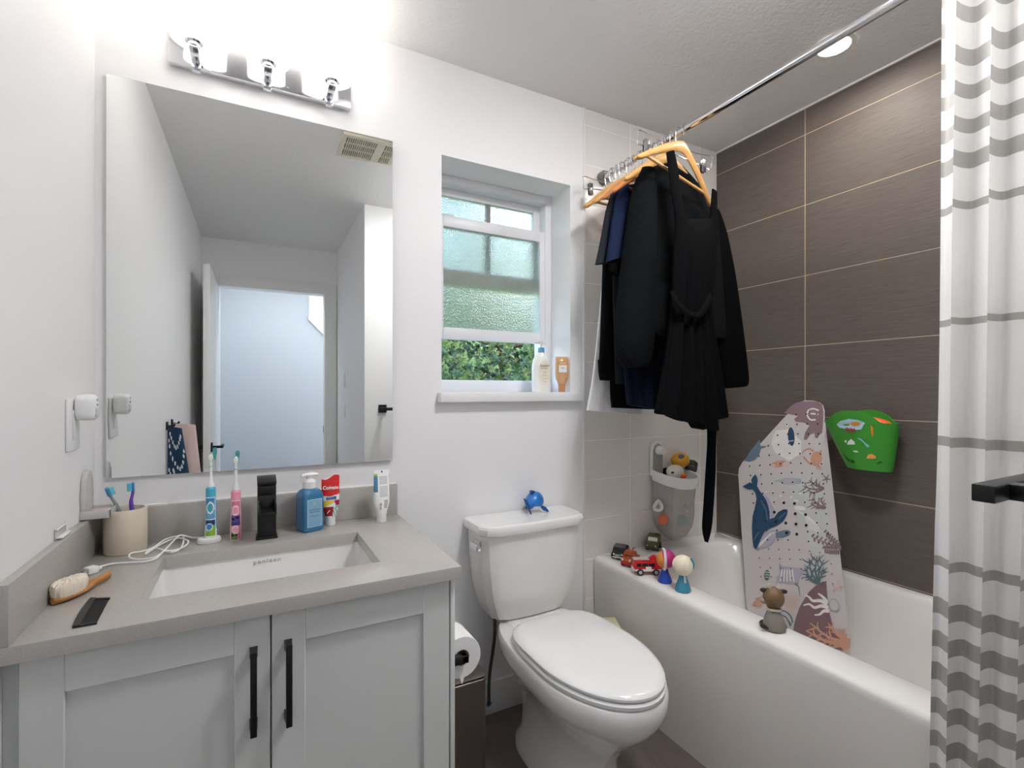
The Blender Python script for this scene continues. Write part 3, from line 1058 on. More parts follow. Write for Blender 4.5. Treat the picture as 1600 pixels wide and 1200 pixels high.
for y, w, zz, hh in ((-0.030, 0.0045, -0.004, 0.004), (-0.024, 0.008, 0.0, 0.005), (-0.008, 0.013, 0.001, 0.006), (0.008, 0.013, 0.001, 0.006), (0.018, 0.009, 0.0, 0.005), (0.022, 0.005, -0.002, 0.004)):
    rings.append([Vector((y + 0.004, w * math.cos(2 * PI * k / 20), 0.1665 + zz + hh * math.sin(2 * PI * k / 20))) for k in range(20)])
MB().loft(rings, 0).build('pump_head', M_wplastic, sb)


def squeeze_tube(name, label, loc, rz, cap_r, cap_h, w_bot, w_top, d_bot, H, mats, paintfn, wavy=0.0, n=56, m=64):
    t = thing(name, label, 'toothpaste', loc, rz, group='toothpaste tubes on the counter')
    MB().lathe([(0.0, 0.0), (cap_r * 0.97, 0.0), (cap_r, 0.002), (cap_r * 0.94, cap_h), (0.0, cap_h)], (0, 0, 0), 28).build('cap', M_wplastic, t)
    rings = []
    for i in range(m + 1):
        k = i / m
        e = min(1.0, k / 0.30)
        w = w_bot + (w_top - w_bot) * (e * e * (3 - 2 * e))
        dd = d_bot * (1 - k) ** 0.75 * (0.9 + 0.3 * math.sin(PI * k)) + 0.0010
        rg = []
        for j in range(n):
            a = 2 * PI * j / n
            x = w * math.copysign(abs(math.cos(a)) ** 0.9, math.cos(a))
            z = cap_h + (H - cap_h) * k + (wavy * k ** 3 * (x / w_top) * 1.0 + wavy * 0.7 * k ** 3 * math.sin(3.4 * x / w_top) if wavy else 0)
            rg.append(Vector((x, dd * math.sin(a), z)))
        rings.append(rg)

    def paint(i, j):
        a = (j + 0.5) / n * 2 * PI
        s = math.cos(a)
        return paintfn(s, (i + 0.5) / m, math.sin(a) < 0)
    MB().loft(rings, 0, paint=paint).build('tube', mats, t)
    return t


CM = [mat('paste_white', (240, 240, 238), 0.3), mat('paste_red', (214, 40, 38), 0.3), mat('paste_blue', (56, 92, 160), 0.3), mat('paste_yellow', (240, 206, 64), 0.3), mat('paste_darkred', (168, 36, 44), 0.3), mat('paste_green', (96, 150, 70), 0.3), mat('paste_magenta', (176, 34, 84), 0.3), mat('paste_aqua', (126, 190, 190), 0.3)]


def paint_cg(s, k, front):
    if not front:
        return 1 if k > 0.66 else 0
    if k > 0.565 - 0.03 * (1 - s * s):
        return 1
    if 0.43 < k < 0.52 and -0.45 < s < 0.6:
        return 2
    if 0.24 < k < 0.42:
        if s > 0.45 + 0.3 * (0.46 - k):
            return 6 if k > 0.3 else 7
        if s < -0.72:
            return 5
        if k > 0.27 + 0.10 * (s + 0.6):
            return 3
    if k < 0.27 and s < 0.35:
        return 4 if k > 0.03 else 0
    if k < 0.24 and s > 0.35:
        return 7 if (k * 17 + s * 5) % 2 < 1 else 0
    return 0


cg = squeeze_tube('toothpaste_tube', 'red and yellow toothpaste tube standing on its cap behind soap', (0.227, 1.642, ZT), R(-8), 0.0150, 0.026, 0.0160, 0.0265, 0.0150, 0.150, CM, paint_cg, wavy=0.006)
lettering('Colgate', 0.0150, (0.000, -0.0092, 0.1180), (R(80), 0, R(2)), CM[0], cg, 'lettering', shear=0.1, bold=0.0004)
lettering('CAVITY', 0.0058, (0.001, -0.0124, 0.0875), (R(85), 0, 0), mat('paste_pale_ink', (190, 206, 236), 0.4), cg)
lettering('PROTECTION', 0.0036, (0.001, -0.0131, 0.0820), (R(85), 0, 0), mat('paste_pale_ink', (190, 206, 236), 0.4), cg)
b = MB()
b.box(-0.010, 0.004, -0.0002, 0.0002, -0.0012, 0.0012, 0, M=Matrix.Translation((-0.004, -0.0158, 0.046)) @ Matrix.Rotation(R(-48), 4, 'Y'))
b.build('print', CM[0], cg)

TM = [mat('paste_white', (240, 240, 238), 0.3), mat('tube_blue', (84, 134, 172), 0.3), mat('tube_lime', (176, 206, 70), 0.3), mat('tube_print', (168, 172, 178), 0.4), mat('tube_dark', (86, 98, 122), 0.4)]


def paint_tb(s, k, front):
    if not front:
        return 1 if 0.5 < k < 0.9 else 0
    if s < -0.52 and 0.52 < k < 0.875:
        return 1
    if s < -0.52 and 0.875 <= k < 0.925:
        return 2
    if s > 0.93 and 0.5 < k < 0.9:
        return 4
    if -0.38 < s < 0.62 and 0.40 < k < 0.88:
        return 3 if (k * 64) % 2 < 1 and not (0.66 < k < 0.69) else 0
    if 0.06 < s < 0.66 and 0.14 < k < 0.33:
        return 4 if (k * 64) % 2 < 1 else 0
    return 0


tb = squeeze_tube('toothpaste_tube', 'white toothpaste tube with blue corner standing at the counter end', (0.379, 1.606, ZT), R(4), 0.0155, 0.024, 0.0165, 0.0255, 0.0165, 0.166, TM, paint_tb)
lettering('50 ml', 0.0095, (-0.0075, -0.0160, 0.052), (R(84), R(90), 0), mat('tube_ink', (40, 44, 60), 0.4), tb)
MB().box(-0.002, 0.002, -0.0028, -0.0016, 0.156, 0.164, 0).build('print', M_gap, tb)

# hairbrush
pa, pb = at_z(78, 944, CZ), at_z(153, 909, CZ)
ang = math.atan2(pb.y - pa.y, pb.x - pa.x)
hb = thing('hairbrush', 'wooden baby hairbrush with cream bristles lying by the side splash', 'hairbrush', (pa.x + 0.0095, pa.y - 0.010, ZT), ang - 0.04)
M_bamboo = mat('bamboo', (190, 134, 74), 0.45, spots=(30, (168, 112, 58), 0.3, (0.6, 6, 1)))
L = (pb - pa).length
rings = []
for x, w in ((-0.004, 0.004), (0.002, 0.012), (0.012, 0.0185), (0.032, 0.0215), (0.052, 0.0205), (0.068, 0.015), (0.080, 0.0085), (0.095, 0.0065), (0.110, 0.0075), (0.122, 0.0075), (0.128, 0.005), (0.131, 0.001)):
    th = 0.0085 if x < 0.07 else 0.0105
    zc_ = 0.0095 if x < 0.07 else 0.0095 + (x - 0.07) * 0.09
    rings.append([Vector((x, w * math.cos(2 * PI * k / 20), zc_ + th * math.sin(2 * PI * k / 20) * (1 if math.sin(2 * PI * k / 20) < 0 else 0.55))) for k in range(20)])
MB().loft(rings, 0).build('handle', M_bamboo, hb)
rings = []
for z, s in ((0.010, 0.95), (0.014, 1.0), (0.022, 1.06), (0.030, 1.08), (0.036, 1.02), (0.0395, 0.86), (0.041, 0.5)):
    rings.append([Vector((0.032 + 0.0345 * s * math.cos(a) * (1 + 0.015 * math.sin(9 * a + z * 300)), 0.0195 * s * math.sin(a) * (1 + 0.03 * math.sin(23 * a)), z + 0.0012 * math.sin(15 * a))) for a in [2 * PI * k / 64 for k in range(64)]])
MB().loft(rings, 0).build('bristles', mat('cream_bristles', (236, 224, 206), 0.9, bump=(260, 0.8, (1, 1, 0.1))), hb)

# black comb
pc = [at_z(113, 982.5, CZ), at_z(141, 937, CZ), at_z(172, 936, CZ), at_z(151, 976, CZ)]
cmb = thing('comb', 'black plastic comb lying at the front of the counter', 'comb', ((pc[0].x + pc[2].x) / 2, (pc[0].y + pc[2].y) / 2, ZT), world=True)
M_comb = mat('black_plastic', (28, 27, 27), 0.35)
P = lambda s, t_: pc[0].lerp(pc[1], s).lerp(pc[3].lerp(pc[2], s), t_)
zc = ZT + 0.0001
b = MB()
pts = [P(s, 0.0) + (P(s, 1) - P(s, 0)) * (-0.10 * math.sin(PI * s)) for s in [k / 12 for k in range(13)]] + [P(s, 0.30) for s in [1 - k / 12 for k in range(13)]]
t = bmesh.new()
lo = [t.verts.new((p.x, p.y, zc)) for p in pts]
hi = [t.verts.new((p.x, p.y, zc + 0.0042)) for p in pts]
t.faces.new(lo)
t.faces.new(hi)
for i in range(len(pts)):
    t.faces.new((lo[i], lo[(i + 1) % len(pts)], hi[(i + 1) % len(pts)], hi[i]))
bmesh.ops.recalc_face_normals(t, faces=t.faces[:])
b._merge(t, 0)
for s0, s1 in ((0.0, 0.045), (0.955, 1.0)):
    a0, a1, a2, a3 = P(s0, 0.25), P(s1, 0.25), P(s1, 1.0), P(s0, 1.0)
    b.hexa([(q.x, q.y, zc) for q in (a0, a1, a2, a3)] + [(q.x, q.y, zc + 0.0032) for q in (a0, a1, a2, a3)], 0)
b.build('spine', M_comb, cmb)
b = MB()
for k in range(46):
    s0 = 0.055 + 0.89 * k / 46
    s1 = s0 + 0.0115
    a0, a1, a2, a3 = P(s0, 0.26), P(s1, 0.26), P(s1, 0.97), P(s0, 0.97)
    b.hexa([(q.x, q.y, zc) for q in (a0, a1, a2, a3)] + [(q.x, q.y, zc + z_) for q, z_ in ((a0, 0.003), (a1, 0.003), (a2, 0.0014), (a3, 0.0014))], 0)
b.build('teeth', M_comb, cmb)

# ================================================================== ON THE WINDOW SILL
zs_ = WZ0 + 0.0009
p = at_y(847, 606, 1.735)
lo_ = thing('lotion_bottle', 'large white lotion pump bottle on the window sill', 'bottle', (p.x - 0.004, 1.735, zs_), R(-14))
rings = []
for s, sd, z in ((0.93, 0.93, 0.0), (1.0, 1.0, 0.004), (1.02, 1.0, 0.06), (1.0, 1.0, 0.105), (0.92, 0.96, 0.128), (0.72, 0.85, 0.147), (0.42, 0.62, 0.158), (0.34, 0.56, 0.162)):
    rings.append([Vector((0.040 * s * math.cos(a), 0.024 * sd * math.sin(a), z)) for a in [2 * PI * k / 40 for k in range(40)]])
M_lot = mat('lotion_white', (236, 236, 230), 0.25, trans=0.0, sss=0.1)
MB().loft(rings, 0).build('body', M_lot, lo_)
MB().lathe([(0.0, 0.0), (0.0135, 0.0), (0.0140, 0.002), (0.0132, 0.020), (0.007, 0.022), (0.0, 0.022)], (0, 0, 0.1622), 24).build('collar', mat('lotion_blue', (104, 160, 188), 0.3), lo_)
b = MB().tube([(0, 0, 0.183), (0, 0, 0.206)], 0.004, 10)
b.tube(smoothpath([(0.006, -0.002, 0.206), (-0.004, 0.0, 0.208), (-0.020, 0.004, 0.207), (-0.026, 0.005, 0.203)], 4), [0.004] * 9 + [0.0035, 0.003, 0.0025, 0.002], 10)
b.build('pump', mat('pump_cream', (224, 214, 198), 0.4), lo_)
b = MB()
rg = []
for z in [0.028 + 0.10 * k / 14 for k in range(15)]:
    e = math.sqrt(max(0.0, 1 - ((z - 0.078) / 0.052) ** 2))
    rg.append([Vector((0.0415 * math.sin(a), -0.0252 * math.cos(a), z)) for a in [R(8 + 34 * e * (k / 10 * 2 - 1)) for k in range(11)]])
b.loft(rg, 0, False, False, closed=False)
lb_ = b.build('label', mat('lotion_label', (232, 224, 206), 0.4), lo_)
M_lk = mat('lotion_ink', (112, 98, 82), 0.5)
lettering('Aveeno', 0.0135, (0.006, -0.0262, 0.108), (R(90), 0, R(8)), M_lk, lb_)
lettering('daily moisture', 0.0058, (0.006, -0.0262, 0.0975), (R(90), 0, R(8)), M_lk, lb_)
for k, (body, sz) in enumerate((('lotion', 0.006), ('with prebiotic oat', 0.004), ('fragrance free', 0.004), ('532 mL', 0.0045))):
    lettering(body, sz, (0.008, -0.0264, 0.080 - 0.0125 * k), (R(90), 0, R(8)), mat('lotion_ink_tan', (178, 146, 110), 0.5), lb_)

p = at_y(876, 609, 1.735)
cd = thing('conditioner_bottle', 'upside-down amber squeeze bottle at the right end of the sill', 'bottle', (p.x + 0.002, 1.730, zs_), R(-20))
rings = []
for w, dd, z in ((0.0140, 0.0120, 0.0), (0.0145, 0.0125, 0.004), (0.0150, 0.0130, 0.028), (0.0165, 0.0135, 0.036), (0.0240, 0.0170, 0.052), (0.0275, 0.0185, 0.066), (0.0285, 0.0185, 0.085), (0.0280, 0.0170, 0.118), (0.0275, 0.0120, 0.142), (0.0265, 0.0060, 0.148), (0.0250, 0.003, 0.149)):
    rings.append([Vector((w * math.cos(a), dd * math.sin(a), z)) for a in [2 * PI * k / 36 for k in range(36)]])
M_amb = [mat('amber_cap', (188, 132, 88), 0.3), mat('amber_body', (222, 176, 130), 0.22, trans=0.2)]
MB().loft(rings[3:], 0).build('body', M_amb[1], cd)
MB().loft(rings[:4], 0).build('cap', M_amb[0], cd)
MB().box(-0.017, 0.017, -0.0192, -0.0186, 0.084, 0.130, 0).build('label', mat('amber_label', (204, 160, 118), 0.4), cd)
l2 = MB().box(-0.017, 0.017, -0.0197, -0.0191, 0.082, 0.112, 0).build('label', mat('white_label', (236, 232, 228), 0.4), cd)
lettering('BODY', 0.0075, (0, -0.0196, 0.121), (R(90), 0, 0), mat('white_label', (236, 232, 228), 0.4), cd)
lettering('repair', 0.0070, (0, -0.0200, 0.101), (R(90), 0, 0), M_lk, l2)

# ================================================================== TOILET
toi = thing('toilet', 'white two-piece toilet with closed lid between vanity and bathtub', 'toilet', (0.925, 1.35, 0), world=True)
TXC = 0.923


def tank_ring(hw, yf, ch, z, yb=1.688):
    return [Vector(p + (z,)) for p in ((TXC - hw, yb), (TXC - hw, yf + ch * 0.9), (TXC - hw + ch * 0.35, yf + ch * 0.32), (TXC - hw + ch * 1.1, yf), (TXC, yf - 0.006), (TXC + hw - ch * 1.1, yf), (TXC + hw - ch * 0.35, yf + ch * 0.32), (TXC + hw, yf + ch * 0.9), (TXC + hw, yb))]


def subring(r, k=3):
    out = []
    n = len(r)
    for i in range(n):
        for s in range(k):
            out.append(r[i].lerp(r[(i + 1) % n], s / k))
    return out


rg = [tank_ring(hw, yf, ch, z) for hw, yf, ch, z in ((0.128, 1.575, 0.05, 0.402), (0.150, 1.557, 0.05, 0.408), (0.162, 1.548, 0.05, 0.432), (0.178, 1.540, 0.05, 0.475), (0.190, 1.534, 0.05, 0.53), (0.199, 1.530, 0.05, 0.60), (0.207, 1.527, 0.05, 0.72))]
MB().loft(rg, 0).build('tank', M_porc, toi, angle=24)
rg = [tank_ring(hw, yf, ch, z, 1.694) for hw, yf, ch, z in ((0.212, 1.520, 0.052, 0.7206), (0.219, 1.512, 0.055, 0.726), (0.2215, 1.509, 0.056, 0.735), (0.2215, 1.509, 0.056, 0.747), (0.219, 1.512, 0.056, 0.755), (0.211, 1.521, 0.053, 0.760))]
MB().loft(rg, 0).build('tank_lid', M_porc, toi, angle=24)
lv = MB()
lv.box(0.706, 0.7172, 1.576, 1.606, 0.670, 0.700, 0, bev=0.003)
lv.box(0.689, 0.707, 1.548, 1.603, 0.673, 0.697, 0, bev=0.004)
lv.build('flush_lever', M_chrome, toi)


def egg(hw, yf, yb, yc, z, nf=2.05, nb=3.0, n=48, xc=0.926):
    pts = []
    for k in range(n):
        a = 2 * PI * k / n
        c, s = math.cos(a), math.sin(a)
        e = nb if s > 0 else nf
        x = hw * math.copysign(abs(c) ** (2 / e), c)
        y = yc + (yb - yc if s > 0 else yc - yf) * math.copysign(abs(s) ** (2 / e), s)
        pts.append(Vector((xc + x, y, z)))
    return pts


rg = [egg(hw, yf, yb, yc, z, 2.1, nb) for hw, yf, yb, yc, z, nb in ((0.125, 1.12, 1.55, 1.32, 0.0, 4.0), (0.122, 1.125, 1.55, 1.32, 0.03, 4.0), (0.104, 1.14, 1.54, 1.32, 0.06, 3.5), (0.100, 1.13, 1.54, 1.32, 0.14, 3.5), (0.112, 1.08, 1.55, 1.30, 0.21, 3.5),
    (0.140, 1.02, 1.57, 1.28, 0.265, 3.5), (0.166, 0.982, 1.59, 1.26, 0.305, 3.5), (0.182, 0.966, 1.62, 1.25, 0.330, 3.2), (0.188, 0.958, 1.64, 1.25, 0.355, 3.0), (0.188, 0.958, 1.64, 1.25, 0.385, 3.0), (0.183, 0.963, 1.635, 1.25, 0.3945, 3.0), (0.172, 0.976, 1.62, 1.25, 0.396, 3.0), (0.05, 1.10, 1.45, 1.25, 0.396, 3.0))]
b = MB().loft(rg, 0)
b.box(0.815, 1.045, 1.50, 1.66, 0.36, 0.4015, 0, bev=0.01)
b.build('bowl', M_porc, toi, angle=45)
M_seat = mat('seat_white', (236, 236, 235), 0.16, coat=0.3)
b = MB().loft([egg(0.172, 0.968, 1.472, 1.24, 0.3968, 2.0, 3.8), egg(0.180, 0.960, 1.478, 1.24, 0.400, 2.0, 3.8), egg(0.181, 0.959, 1.478, 1.24, 0.409, 2.0, 3.8), egg(0.175, 0.965, 1.474, 1.24, 0.4145, 2.0, 3.8)], 0)
b.build('seat', M_seat, toi)
b = MB().loft([egg(0.170, 0.970, 1.478, 1.24, 0.4165, 2.0, 4.2), egg(0.178, 0.962, 1.482, 1.24, 0.4205, 2.0, 4.2), egg(0.178, 0.962, 1.482, 1.24, 0.427, 2.0, 4.2), egg(0.172, 0.968, 1.479, 1.24, 0.4335, 2.0, 4.2), egg(0.157, 0.983, 1.468, 1.24, 0.4375, 2.0, 4.2), egg(0.095, 1.06, 1.42, 1.24, 0.4400, 2.0, 4.0), egg(0.02, 1.2, 1.28, 1.24, 0.4408, 2, 2)], 0)
b.build('seat_lid', M_seat, toi)
for x in (0.86, 1.0):
    MB().box(x - 0.02, x + 0.02, 1.483, 1.505, 0.4018, 0.424, 0, bev=0.004).build('hinge', M_seat, toi)
hp = [at_y(u, v, y) for u, v, y in ((773, 966, 1.60), (773, 990, 1.605), (770, 1018, 1.615), (766, 1045, 1.625), (764, 1068, 1.635), (764, 1100, 1.65))]
MB().tube(smoothpath(hp, 5), 0.0062, 10).build('supply_hose', mat('braided_hose', (92, 84, 78), 0.45, 0.4, bump=(700, 0.5, (1, 1, 1))), toi)
MB().tube([(hp[-1].x, 1.65, hp[-1].z), (hp[-1].x, 1.684, hp[-1].z)], 0.011, 12).build('valve', M_chrome, toi)

# blue shark toy on the tank lid
p = at_z(836, 801, 0.7605)
sh = thing('shark_toy', 'blue rubber shark bath toy on the toilet tank lid', 'toy', (p.x, p.y + 0.012, 0.7610), R(28))
M_sb = mat('shark_blue', (34, 112, 190), 0.35, coat=0.2)
M_sd = mat('shark_fin_blue', (24, 78, 142), 0.4)
M_sw = mat('shark_belly', (226, 222, 224), 0.4)
rings = []
for x, r, zc_ in ((-0.040, 0.004, 0.030), (-0.036, 0.010, 0.031), (-0.026, 0.021, 0.036), (-0.010, 0.032, 0.040), (0.008, 0.0365, 0.042), (0.024, 0.034, 0.041), (0.036, 0.025, 0.038), (0.043, 0.013, 0.034), (0.046, 0.003, 0.032)):
    rings.append([Vector((x, r * 0.95 * math.cos(2 * PI * k / 28), zc_ + r * math.sin(2 * PI * k / 28))) for k in range(28)])
MB().loft(rings, 0, paint=lambda i, j: 1 if 200 < (j + 0.5) / 28 * 360 < 340 and 2 <= i else 0).build('body', [M_sb, M_sw], sh)


def fin(pts, th, name, par, m):
    a = [Vector(p) for p in pts]
    n = (a[1] - a[0]).cross(a[2] - a[0]).normalized() * th
    b = MB()
    c = sum(a, Vector()) / len(a)
    b.loft([[q - n * 0.4 + (c - q) * 0.12 for q in a], a if False else [q for q in a], [q + n * 0.4 + (c - q) * 0.12 for q in a]], 0)
    return b.build(name, m, par)


fin([(-0.014, 0, 0.068), (-0.022, 0, 0.084), (-0.012, 0, 0.086), (0.004, 0, 0.080), (0.008, 0, 0.074)], 0.014, 'dorsal_fin', sh, M_sd)
fin([(-0.034, 0.0, 0.030), (-0.048, 0.006, 0.058), (-0.056, 0.008, 0.062), (-0.050, 0.002, 0.038), (-0.046, -0.012, 0.018), (-0.048, -0.020, 0.001), (-0.042, -0.012, 0.008)], 0.010, 'tail_fin', sh, M_sd)
fin([(0.016, -0.028, 0.026), (0.026, -0.040, 0.018), (0.030, -0.052, 0.003), (0.024, -0.050, 0.001), (0.006, -0.036, 0.012), (0.004, -0.030, 0.022)], 0.010, 'pectoral_fin', sh, M_sd)
fin([(0.016, 0.028, 0.026), (0.026, 0.040, 0.018), (0.030, 0.052, 0.003), (0.024, 0.050, 0.001), (0.006, 0.036, 0.012), (0.004, 0.030, 0.022)], 0.010, 'pectoral_fin', sh, M_sd)

# toilet paper on a black holder fixed to the cabinet side
th_ = thing('toilet_paper_holder', 'black toilet paper holder arm on the vanity side', 'holder', (VX1, 1.285, 0.515), world=True)
b = MB()
b.box(VX1 + 0.0006, VX1 + 0.0078, 1.196, 1.234, 0.49, 0.54, 0, bev=0.002)
b.box(VX1 + 0.007, 0.517, 1.210, 1.2335, 0.503, 0.523, 0, bev=0.002)
b.box(0.498, 0.517, 1.210, 1.345, 0.503, 0.523, 0, bev=0.003)
b.build('arm', M_black, th_)
tpr = thing('toilet_paper_roll', 'white toilet paper roll hanging beside the vanity', 'toilet paper', (0.507, 1.285, 0.5072))
M = Matrix.Rotation(R(90), 4, 'X')
b = MB().lathe([(0.0215, -0.05), (0.055, -0.05), (0.0555, -0.049), (0.0555, 0.049), (0.055, 0.05), (0.0215, 0.05), (0.0215, -0.05)], (0, 0, 0), 48, M=M)
b.build('paper', mat('tissue', (240, 239, 237), 0.9), tpr)
MB().lathe([(0.0195, -0.05), (0.0213, -0.05), (0.0213, 0.05), (0.0195, 0.05), (0.0195, -0.05)], (0, 0, 0), 32, M=M).build('core', mat('cardboard', (132, 98, 70), 0.9), tpr)
b = MB().loft([[Vector((-0.006, -0.0505, -0.054)), Vector((0.006, -0.0505, -0.0545)), Vector((0.006, -0.0495, -0.0545)), Vector((-0.006, -0.0495, -0.054))],
               [Vector((-0.001, -0.0505, -0.070)), Vector((0.002, -0.0505, -0.070)), Vector((0.002, -0.0495, -0.070)), Vector((-0.001, -0.0495, -0.070))]], 0)
b.build('torn_end', mat('tissue', (240, 239, 237), 0.9), tpr)

# slim waste bin
wb = thing('waste_bin', 'slim brushed brown-grey metal bin between vanity and toilet', 'bin', (0.55, 1.50, 0), world=True)
M_bin = mat('bin_metal', (116, 106, 101), 0.38, 0.75, bump=(400, 0.12, (0.03, 0.03, 1)))
bx0, bx1, by0, by1, bh = 0.4545, 0.642, 1.36, 1.672, 0.362


def bring(g, z, r=0.018):
    return [Vector(((bx0 + bx1) / 2 + x, (by0 + by1) / 2 + y, z)) for x, y in rrect((bx1 - bx0) / 2 - g, (by1 - by0) / 2 - g, r, 5)]


MB().loft([bring(0.002, 0.0, 0.016), bring(0.0, 0.004), bring(0.0, bh - 0.012), bring(0.002, bh - 0.010)], 0).build('body', M_bin, wb)
MB().loft([bring(0.003, bh - 0.0098), bring(0.003, bh - 0.005)], 0).build('seam', M_gap, wb)
MB().loft([bring(0.001, bh - 0.0048), bring(0.0, bh - 0.002), bring(0.003, bh)], 0).build('lid', M_bin, wb)

# cream box on the floor between toilet and tub
cbx = thing('storage_box', 'cream coloured box on the floor wedged between toilet and bathtub', 'box', (1.20, 1.56, 0), world=True)
M_crb = mat('cream_box', (206, 198, 166), 0.55)
M = Matrix.Translation((1.284, 1.532, 0)) @ Matrix.Rotation(R(-26), 4, 'Z')
MB().box(-0.126, -0.004, -0.136, -0.004, 0.0008, 0.312, 0, bev=0.004, M=M).build('body', M_crb, cbx)
MB().box(-0.130, 0.0, -0.140, 0.0, 0.3123, 0.330, 0, bev=0.003, M=M).build('lid', M_crb, cbx)

# ================================================================== BATHTUB
TZ = 0.522
tub = thing('bathtub', 'white alcove bathtub with flat front apron', 'bathtub', (1.69, 0.92, 0), world=True)


def tring(x0, x1, y0, y1, r, z, n=8):
    cx_, cy_ = (x0 + x1) / 2, (y0 + y1) / 2
    return [Vector((cx_ + x, cy_ + y, z)) for x, y in rrect((x1 - x0) / 2, (y1 - y0) / 2, r, n)]


TX0, TX1, TY0, TY1 = 1.302, XR - 0.002, 0.137, YB - 0.002
rg = [tring(TX0 + 0.012, TX1, TY0, TY1, 0.006, 0.0), tring(TX0 + 0.004, TX1, TY0, TY1, 0.006, 0.30), tring(TX0, TX1, TY0, TY1, 0.008, 0.49), tring(TX0 + 0.001, TX1, TY0, TY1, 0.010, 0.506), tring(TX0 + 0.006, TX1 - 0.001, TY0, TY1 - 0.001, 0.012, 0.516),
      tring(TX0 + 0.016, TX1 - 0.002, TY0 + 0.004, TY1 - 0.003, 0.016, TZ), tring(1.412, 2.036, 0.24, 1.600, 0.13, TZ), tring(1.422, 2.031, 0.25, 1.592, 0.13, TZ - 0.004), tring(1.430, 2.026, 0.258, 1.580, 0.13, TZ - 0.016),
      tring(1.442, 2.016, 0.27, 1.535, 0.14, 0.42), tring(1.456, 2.004, 0.28, 1.455, 0.15, 0.30), tring(1.472, 1.990, 0.30, 1.36, 0.15, 0.21), tring(1.495, 1.968, 0.325, 1.29, 0.14, 0.165), tring(1.535, 1.928, 0.37, 1.22, 0.12, 0.147), tring(1.70, 1.76, 0.60, 0.90, 0.02, 0.142)]
MB().loft(rg, 0, False, True).build('shell', M_acryl, tub, angle=60)
MB().lathe([(0.0, 0), (0.03, 0.0), (0.032, 0.002), (0.02, 0.005), (0, 0.005)], (1.73, 0.42, 0.1475), 24).build('drain', M_chrome, tub)

# ---- bath mat
MAT_K = 0.186


def mp(u, v, e=0.0):
    d = ray(u, v)
    # plane x = 1.90 + K (z - 0.33), e metres towards the room
    n = Vector((1, 0, -MAT_K))
    c0 = 1.90 - MAT_K * 0.33 + MAT_K * CAM_H
    s = (c0 - e) / d.dot(n)
    p = d * s
    return Vector((p.x, p.y, p.z + CAM_H))


def mq(cx_, cy_, e=0.0):
    return mp(1100 + 0.2375 * cx_, 630 + 0.2375 * cy_, e)


def mr8(cx_, cy_, e=0.0):
    return mp(1150 + 0.13333 * cx_, 880 + 0.13333 * cy_, e)


MATC = {'grey': (197, 191, 191), 'navy': (38, 72, 102), 'slate': (104, 122, 140), 'lav': (170, 166, 182), 'mauve': (134, 112, 118), 'plum': (122, 96, 102), 'coral': (196, 148, 124), 'teal': (84, 108, 116), 'mist': (192, 196, 194), 'pink': (206, 182, 176), 'white': (222, 218, 216), 'black': (30, 32, 36), 'mid': (86, 108, 130)}
MATN = list(MATC)
MATM = [mat('mat_' + k, MATC[k], 0.55) for k in MATN]
mi = {k: i for i, k in enumerate(MATN)}
bmat = tag(bpy.data.objects.new('x', None), 'a', 'b') if False else None
outline_px = [(1240, 637), (1248, 629), (1258, 625.5), (1270, 626), (1280, 628), (1286, 633), (1288.5, 641), (1289, 655), (1299, 742), (1311, 850), (1321, 940), (1329, 996), (1329, 1006), (1324, 1014), (1315, 1018), (1305, 1018), (1245, 999), (1203, 976), (1172, 960), (1166, 946), (1163, 890), (1158, 820), (1155, 765), (1153.5, 742), (1154.5, 732), (1160, 722), (1190, 691), (1220, 658)]
b = MB()
t = bmesh.new()
fr = [t.verts.new(mp(u, v, 0.0)) for u, v in outline_px]
bk = [t.verts.new(mp(u, v, -0.004)) for u, v in outline_px]
t.faces.new(fr)
t.faces.new(bk[::-1])
for i in range(len(fr)):
    k = (i + 1) % len(fr)
    t.faces.new((fr[k], fr[i], bk[i], bk[k]))
bmesh.ops.recalc_face_normals(t, faces=t.faces[:])
b._merge(t, mi['grey'])
_lay = [0]


def pat(pts, col, fn=mq):
    _lay[0] += 1
    e = 0.0004 + 0.000012 * _lay[0]
    b.poly([fn(x, y, e) for x, y in pts], mi[col])


def blob(cx_, cy_, rx, ry, col, rot=0.0, fn=mq, n=18):
    c, s = math.cos(R(rot)), math.sin(R(rot))
    pat([(cx_ + rx * math.cos(a) * c - ry * math.sin(a) * s, cy_ + rx * math.cos(a) * s + ry * math.sin(a) * c) for a in [2 * PI * k / n for k in range(n)]], col, fn)


def stroke(pts, w, col, fn=mq, taper=True):
    P = [Vector((x, y, 0)) for x, y in pts]
    P = smoothpath(P, 4)
    n = len(P)
    L_, R_ = [], []
    for i in range(n):
        d = (P[min(i + 1, n - 1)] - P[max(i - 1, 0)])
        if d.length < 1e-6:
            continue
        d.normalize()
        k = i / (n - 1)
        ww = w * (1 - 0.7 * k if taper else 1) * (0.6 if i == 0 else 1)
        L_.append((P[i].x - d.y * ww, P[i].y + d.x * ww))
        R_.append((P[i].x + d.y * ww, P[i].y - d.x * ww))
    for i in range(len(L_) - 1):
        pat([L_[i], L_[i + 1], R_[i + 1], R_[i]], col, fn)
        _lay[0] -= 1
    _lay[0] += 1


